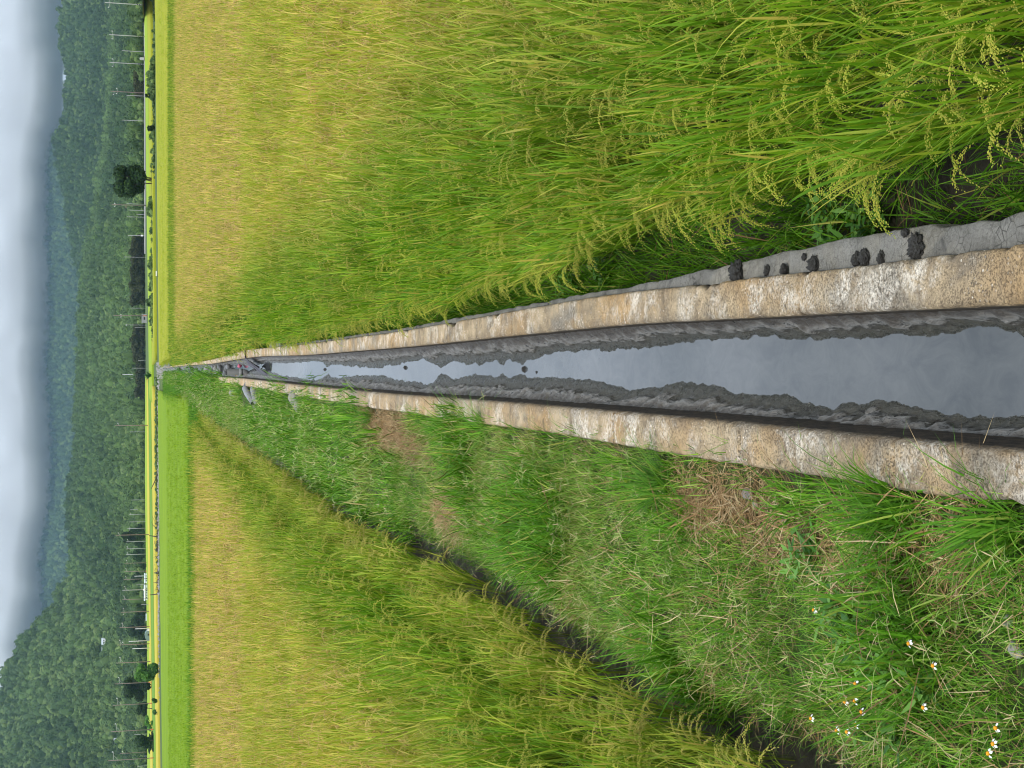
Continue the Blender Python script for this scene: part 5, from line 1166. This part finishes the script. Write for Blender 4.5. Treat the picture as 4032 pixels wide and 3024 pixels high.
DF = [(3592, 2536, 'white flower high on the bank, nearest the straw patch in the corner'), (3680, 2610, 'white flower farther toward the corner than the one by the straw'), (3333, 2716, 'upper one of two touching white flowers'), (3350, 2735, 'lower one of two touching white flowers'), (3363, 2706, 'white flower just right of the touching pair'),
      (3405, 2760, 'white flower right of and below the touching pair'), (3616, 2748, 'white flower alone in the middle of the leafy corner'), (3378, 2862, 'white flower low near the bottom edge, beside a yellow bud'), (3352, 2876, 'mostly yellow flower head low near the bottom edge'), (3290, 2840, 'small white flower near the dark gap in the grass'),
      (3178, 2822, 'white flower farthest from the camera, by the dark gap'), (3922, 2832, 'white flower near the right-hand edge of the picture'), (3946, 2895, 'orange-centred flower lowest near the right-hand edge'), (3206, 2456, 'small white flower in plain grass above the others'), (3892, 3010, 'white flower on the bottom edge of the picture')]
for k, (px, py, lb) in enumerate(DF):
    p = at(px, py, .06); bz = float(bank_z(np.array([p[0]]), np.array([p[1]]))[0]); daisy(970 + k, (p[0], p[1], bz), .06 - bz, lb)
# stones on the bank
for k, (px, py, sx_, sy_, mt, lb) in enumerate(((2925, 1945, .022, .04, 'stone', 'flat grey stone half buried in brown straw by the wall'), (3048, 2050, .018, .028, 'stone', 'grey stone in the straw patch nearer the camera'), (2945, 1985, .014, .018, 'pale_stone', 'pale stone in the straw below the flat grey one'), (1165, 1571, .13, .15, 'pale_stone', 'rounded white rock against the canal wall far along the bank'),
                                          (1172, 1600, .10, .1, 'pale_stone', 'pale rock below the rounded white one'), (920, 1545, .16, .1, 'stone', 'grey stone in the grass past the curved pipe'), (3960, 2560, .02, .03, 'pale_stone', 'pale stone showing through grass at the right-hand edge'), (3930, 2450, .018, .022, 'pale_stone', 'small pale stone above the other by the right-hand edge'))):
    p = at(px, py, -.03); bz = float(bank_z(np.array([p[0]]), np.array([p[1]]))[0]); v, f = lump(3, sx_, sy_, sx_ * .8, .3, 1.2, 120 + k, None, .08); solid('bank_stone', v, f, mt, (p[0], p[1], bz + .02), lb, 'stone', 'stones on the grassy bank', k)
# long grass tufts hanging on to the wall
def tuft(seed, px, py, h, n_, label, lean=.5, rz=0.):
    p = at(px, py, -.05); bz = float(bank_z(np.array([p[0]]), np.array([p[1]]))[0]); r = np.random.default_rng(seed); b = PB()
    for k in range(n_):
        a = r.uniform(0, 6.28); rr = .05 * math.sqrt(r.random()); b.ribbon((rr * math.cos(a), rr * math.sin(a), 0), rz + r.normal(0, .9), abs(r.normal(.4, .3)) + lean * .3, r.uniform(.3, 1.3), h * r.uniform(.5, 1.1), .007 * r.uniform(.7, 1.3), 5, 0, r.normal(0, .6))
    root = thing('grass_tuft', label, 'grass tuft', (p[0], p[1], bz), 0, 'long grass tufts by the canal wall'); obj('blades', b.mesh('blades', [M['tuft_blade']]), root)
tuft(1, 3560, 1990, .30, 90, 'long dark grass tuft growing against the wall beside the straw patch', .5, 2.2)
tuft(2, 3990, 2080, .30, 100, 'dark grass tuft at the wall on the right-hand edge of the picture', .5, 2.4)
tuft(3, 2640, 1930, .36, 120, 'big dark grass tuft just beyond the largest straw patch', .4, 1.2)
tuft(4, 1930, 1690, .34, 60, 'bright long tuft leaning on the wall half way along', .7, .9)
tuft(5, 1470, 1640, .34, 80, 'dark tuft beside the far small straw patch', .5, 1.6)

# ------------------------------------------------------------------ low cloud on the mountain, and the air
CB_ = [(-500,250),(380,246),(480,226),(545,205),(600,203),(700,199),(850,204),(1000,199),(1250,207),(1400,192),(1450,190),(1600,206),(1800,216),(1950,219),(2000,198),(2080,186),(2200,172),(2300,170),(2420,150),(2700,120),(3500,110)]
py = np.linspace(-420, 3440, 190); base = np.interp(py, [a for a, b in CB_], [b for a, b in CB_]) + (fbm(py, 0, 0, .012, 4, 91) - .5) * 22
endf = smooth(-420, -150, py) * smooth(3440, 3200, py); rings = []
for q, b_, e_ in zip(py, base, endf):
    P0 = atD(b_, q, 4050.)[2] - 4; xs_ = (1512 - q) / FPX / 1.033; ring = []; T_ = max(e_, .002)
    for D_, z_ in ((4040, -3), (3990, 16), (3900, 42), (3860, 70), (3900, 110), (4060, 215), (4260, 110), (4330, 60), (4250, 24), (4110, 4)):
        Dm_ = 4080 + (D_ - 4080) * T_; nz_ = (fbm(q * .011, D_ * .003, 0, 2.2, 4, 93) - .5) * 16; Dm_ += (fbm(q * .004, z_ * .012, 0, 1.6, 4, 97) - .5) * 120 * min(1, max(0, z_) / 40); ring.append((xs_ * Dm_, Dm_, P0 + 16 * (1 - T_) + z_ * T_ + nz_ * T_))
    rings.append(ring)
V = np.array(rings).reshape(-1, 3); k = 10; n_ = len(py)
F = [(i * k + j, i * k + (j + 1) % k, (i + 1) * k + (j + 1) % k, (i + 1) * k + j) for i in range(n_ - 1) for j in range(k)] + [tuple(range(k))[::-1], tuple((n_ - 1) * k + j for j in range(k))]
def volmat(name, dens, col, aniso):
    m = Mat(name); q = m.n('ShaderNodeVolumePrincipled'); q.inputs['Density'].default_value = dens; q.inputs['Color'].default_value = (*col, 1); q.inputs['Anisotropy'].default_value = aniso
    m.l(q.outputs[0], m.out.inputs['Volume']); return m.m
me = mesh('low_cloud', V, F, [volmat('cloud_vapour', .022, (1, 1, 1), .2)]); bm = bmesh.new(); bm.from_mesh(me); bmesh.ops.recalc_face_normals(bm, faces=bm.faces); bm.to_mesh(me); bm.free()
o = obj('low_cloud', me); tag(o, 'low grey cloud hiding the top of the far mountain', 'cloud', None, 'stuff')
HZ = MB().box((0, 3250, 178), (5300, 6700, 366)); o = obj('haze', HZ.mesh('haze', [volmat('air', .62e-4, (.52, .78, 1.0), .1)])); tag(o, 'thin blue haze over the whole valley', 'haze', None, 'stuff')
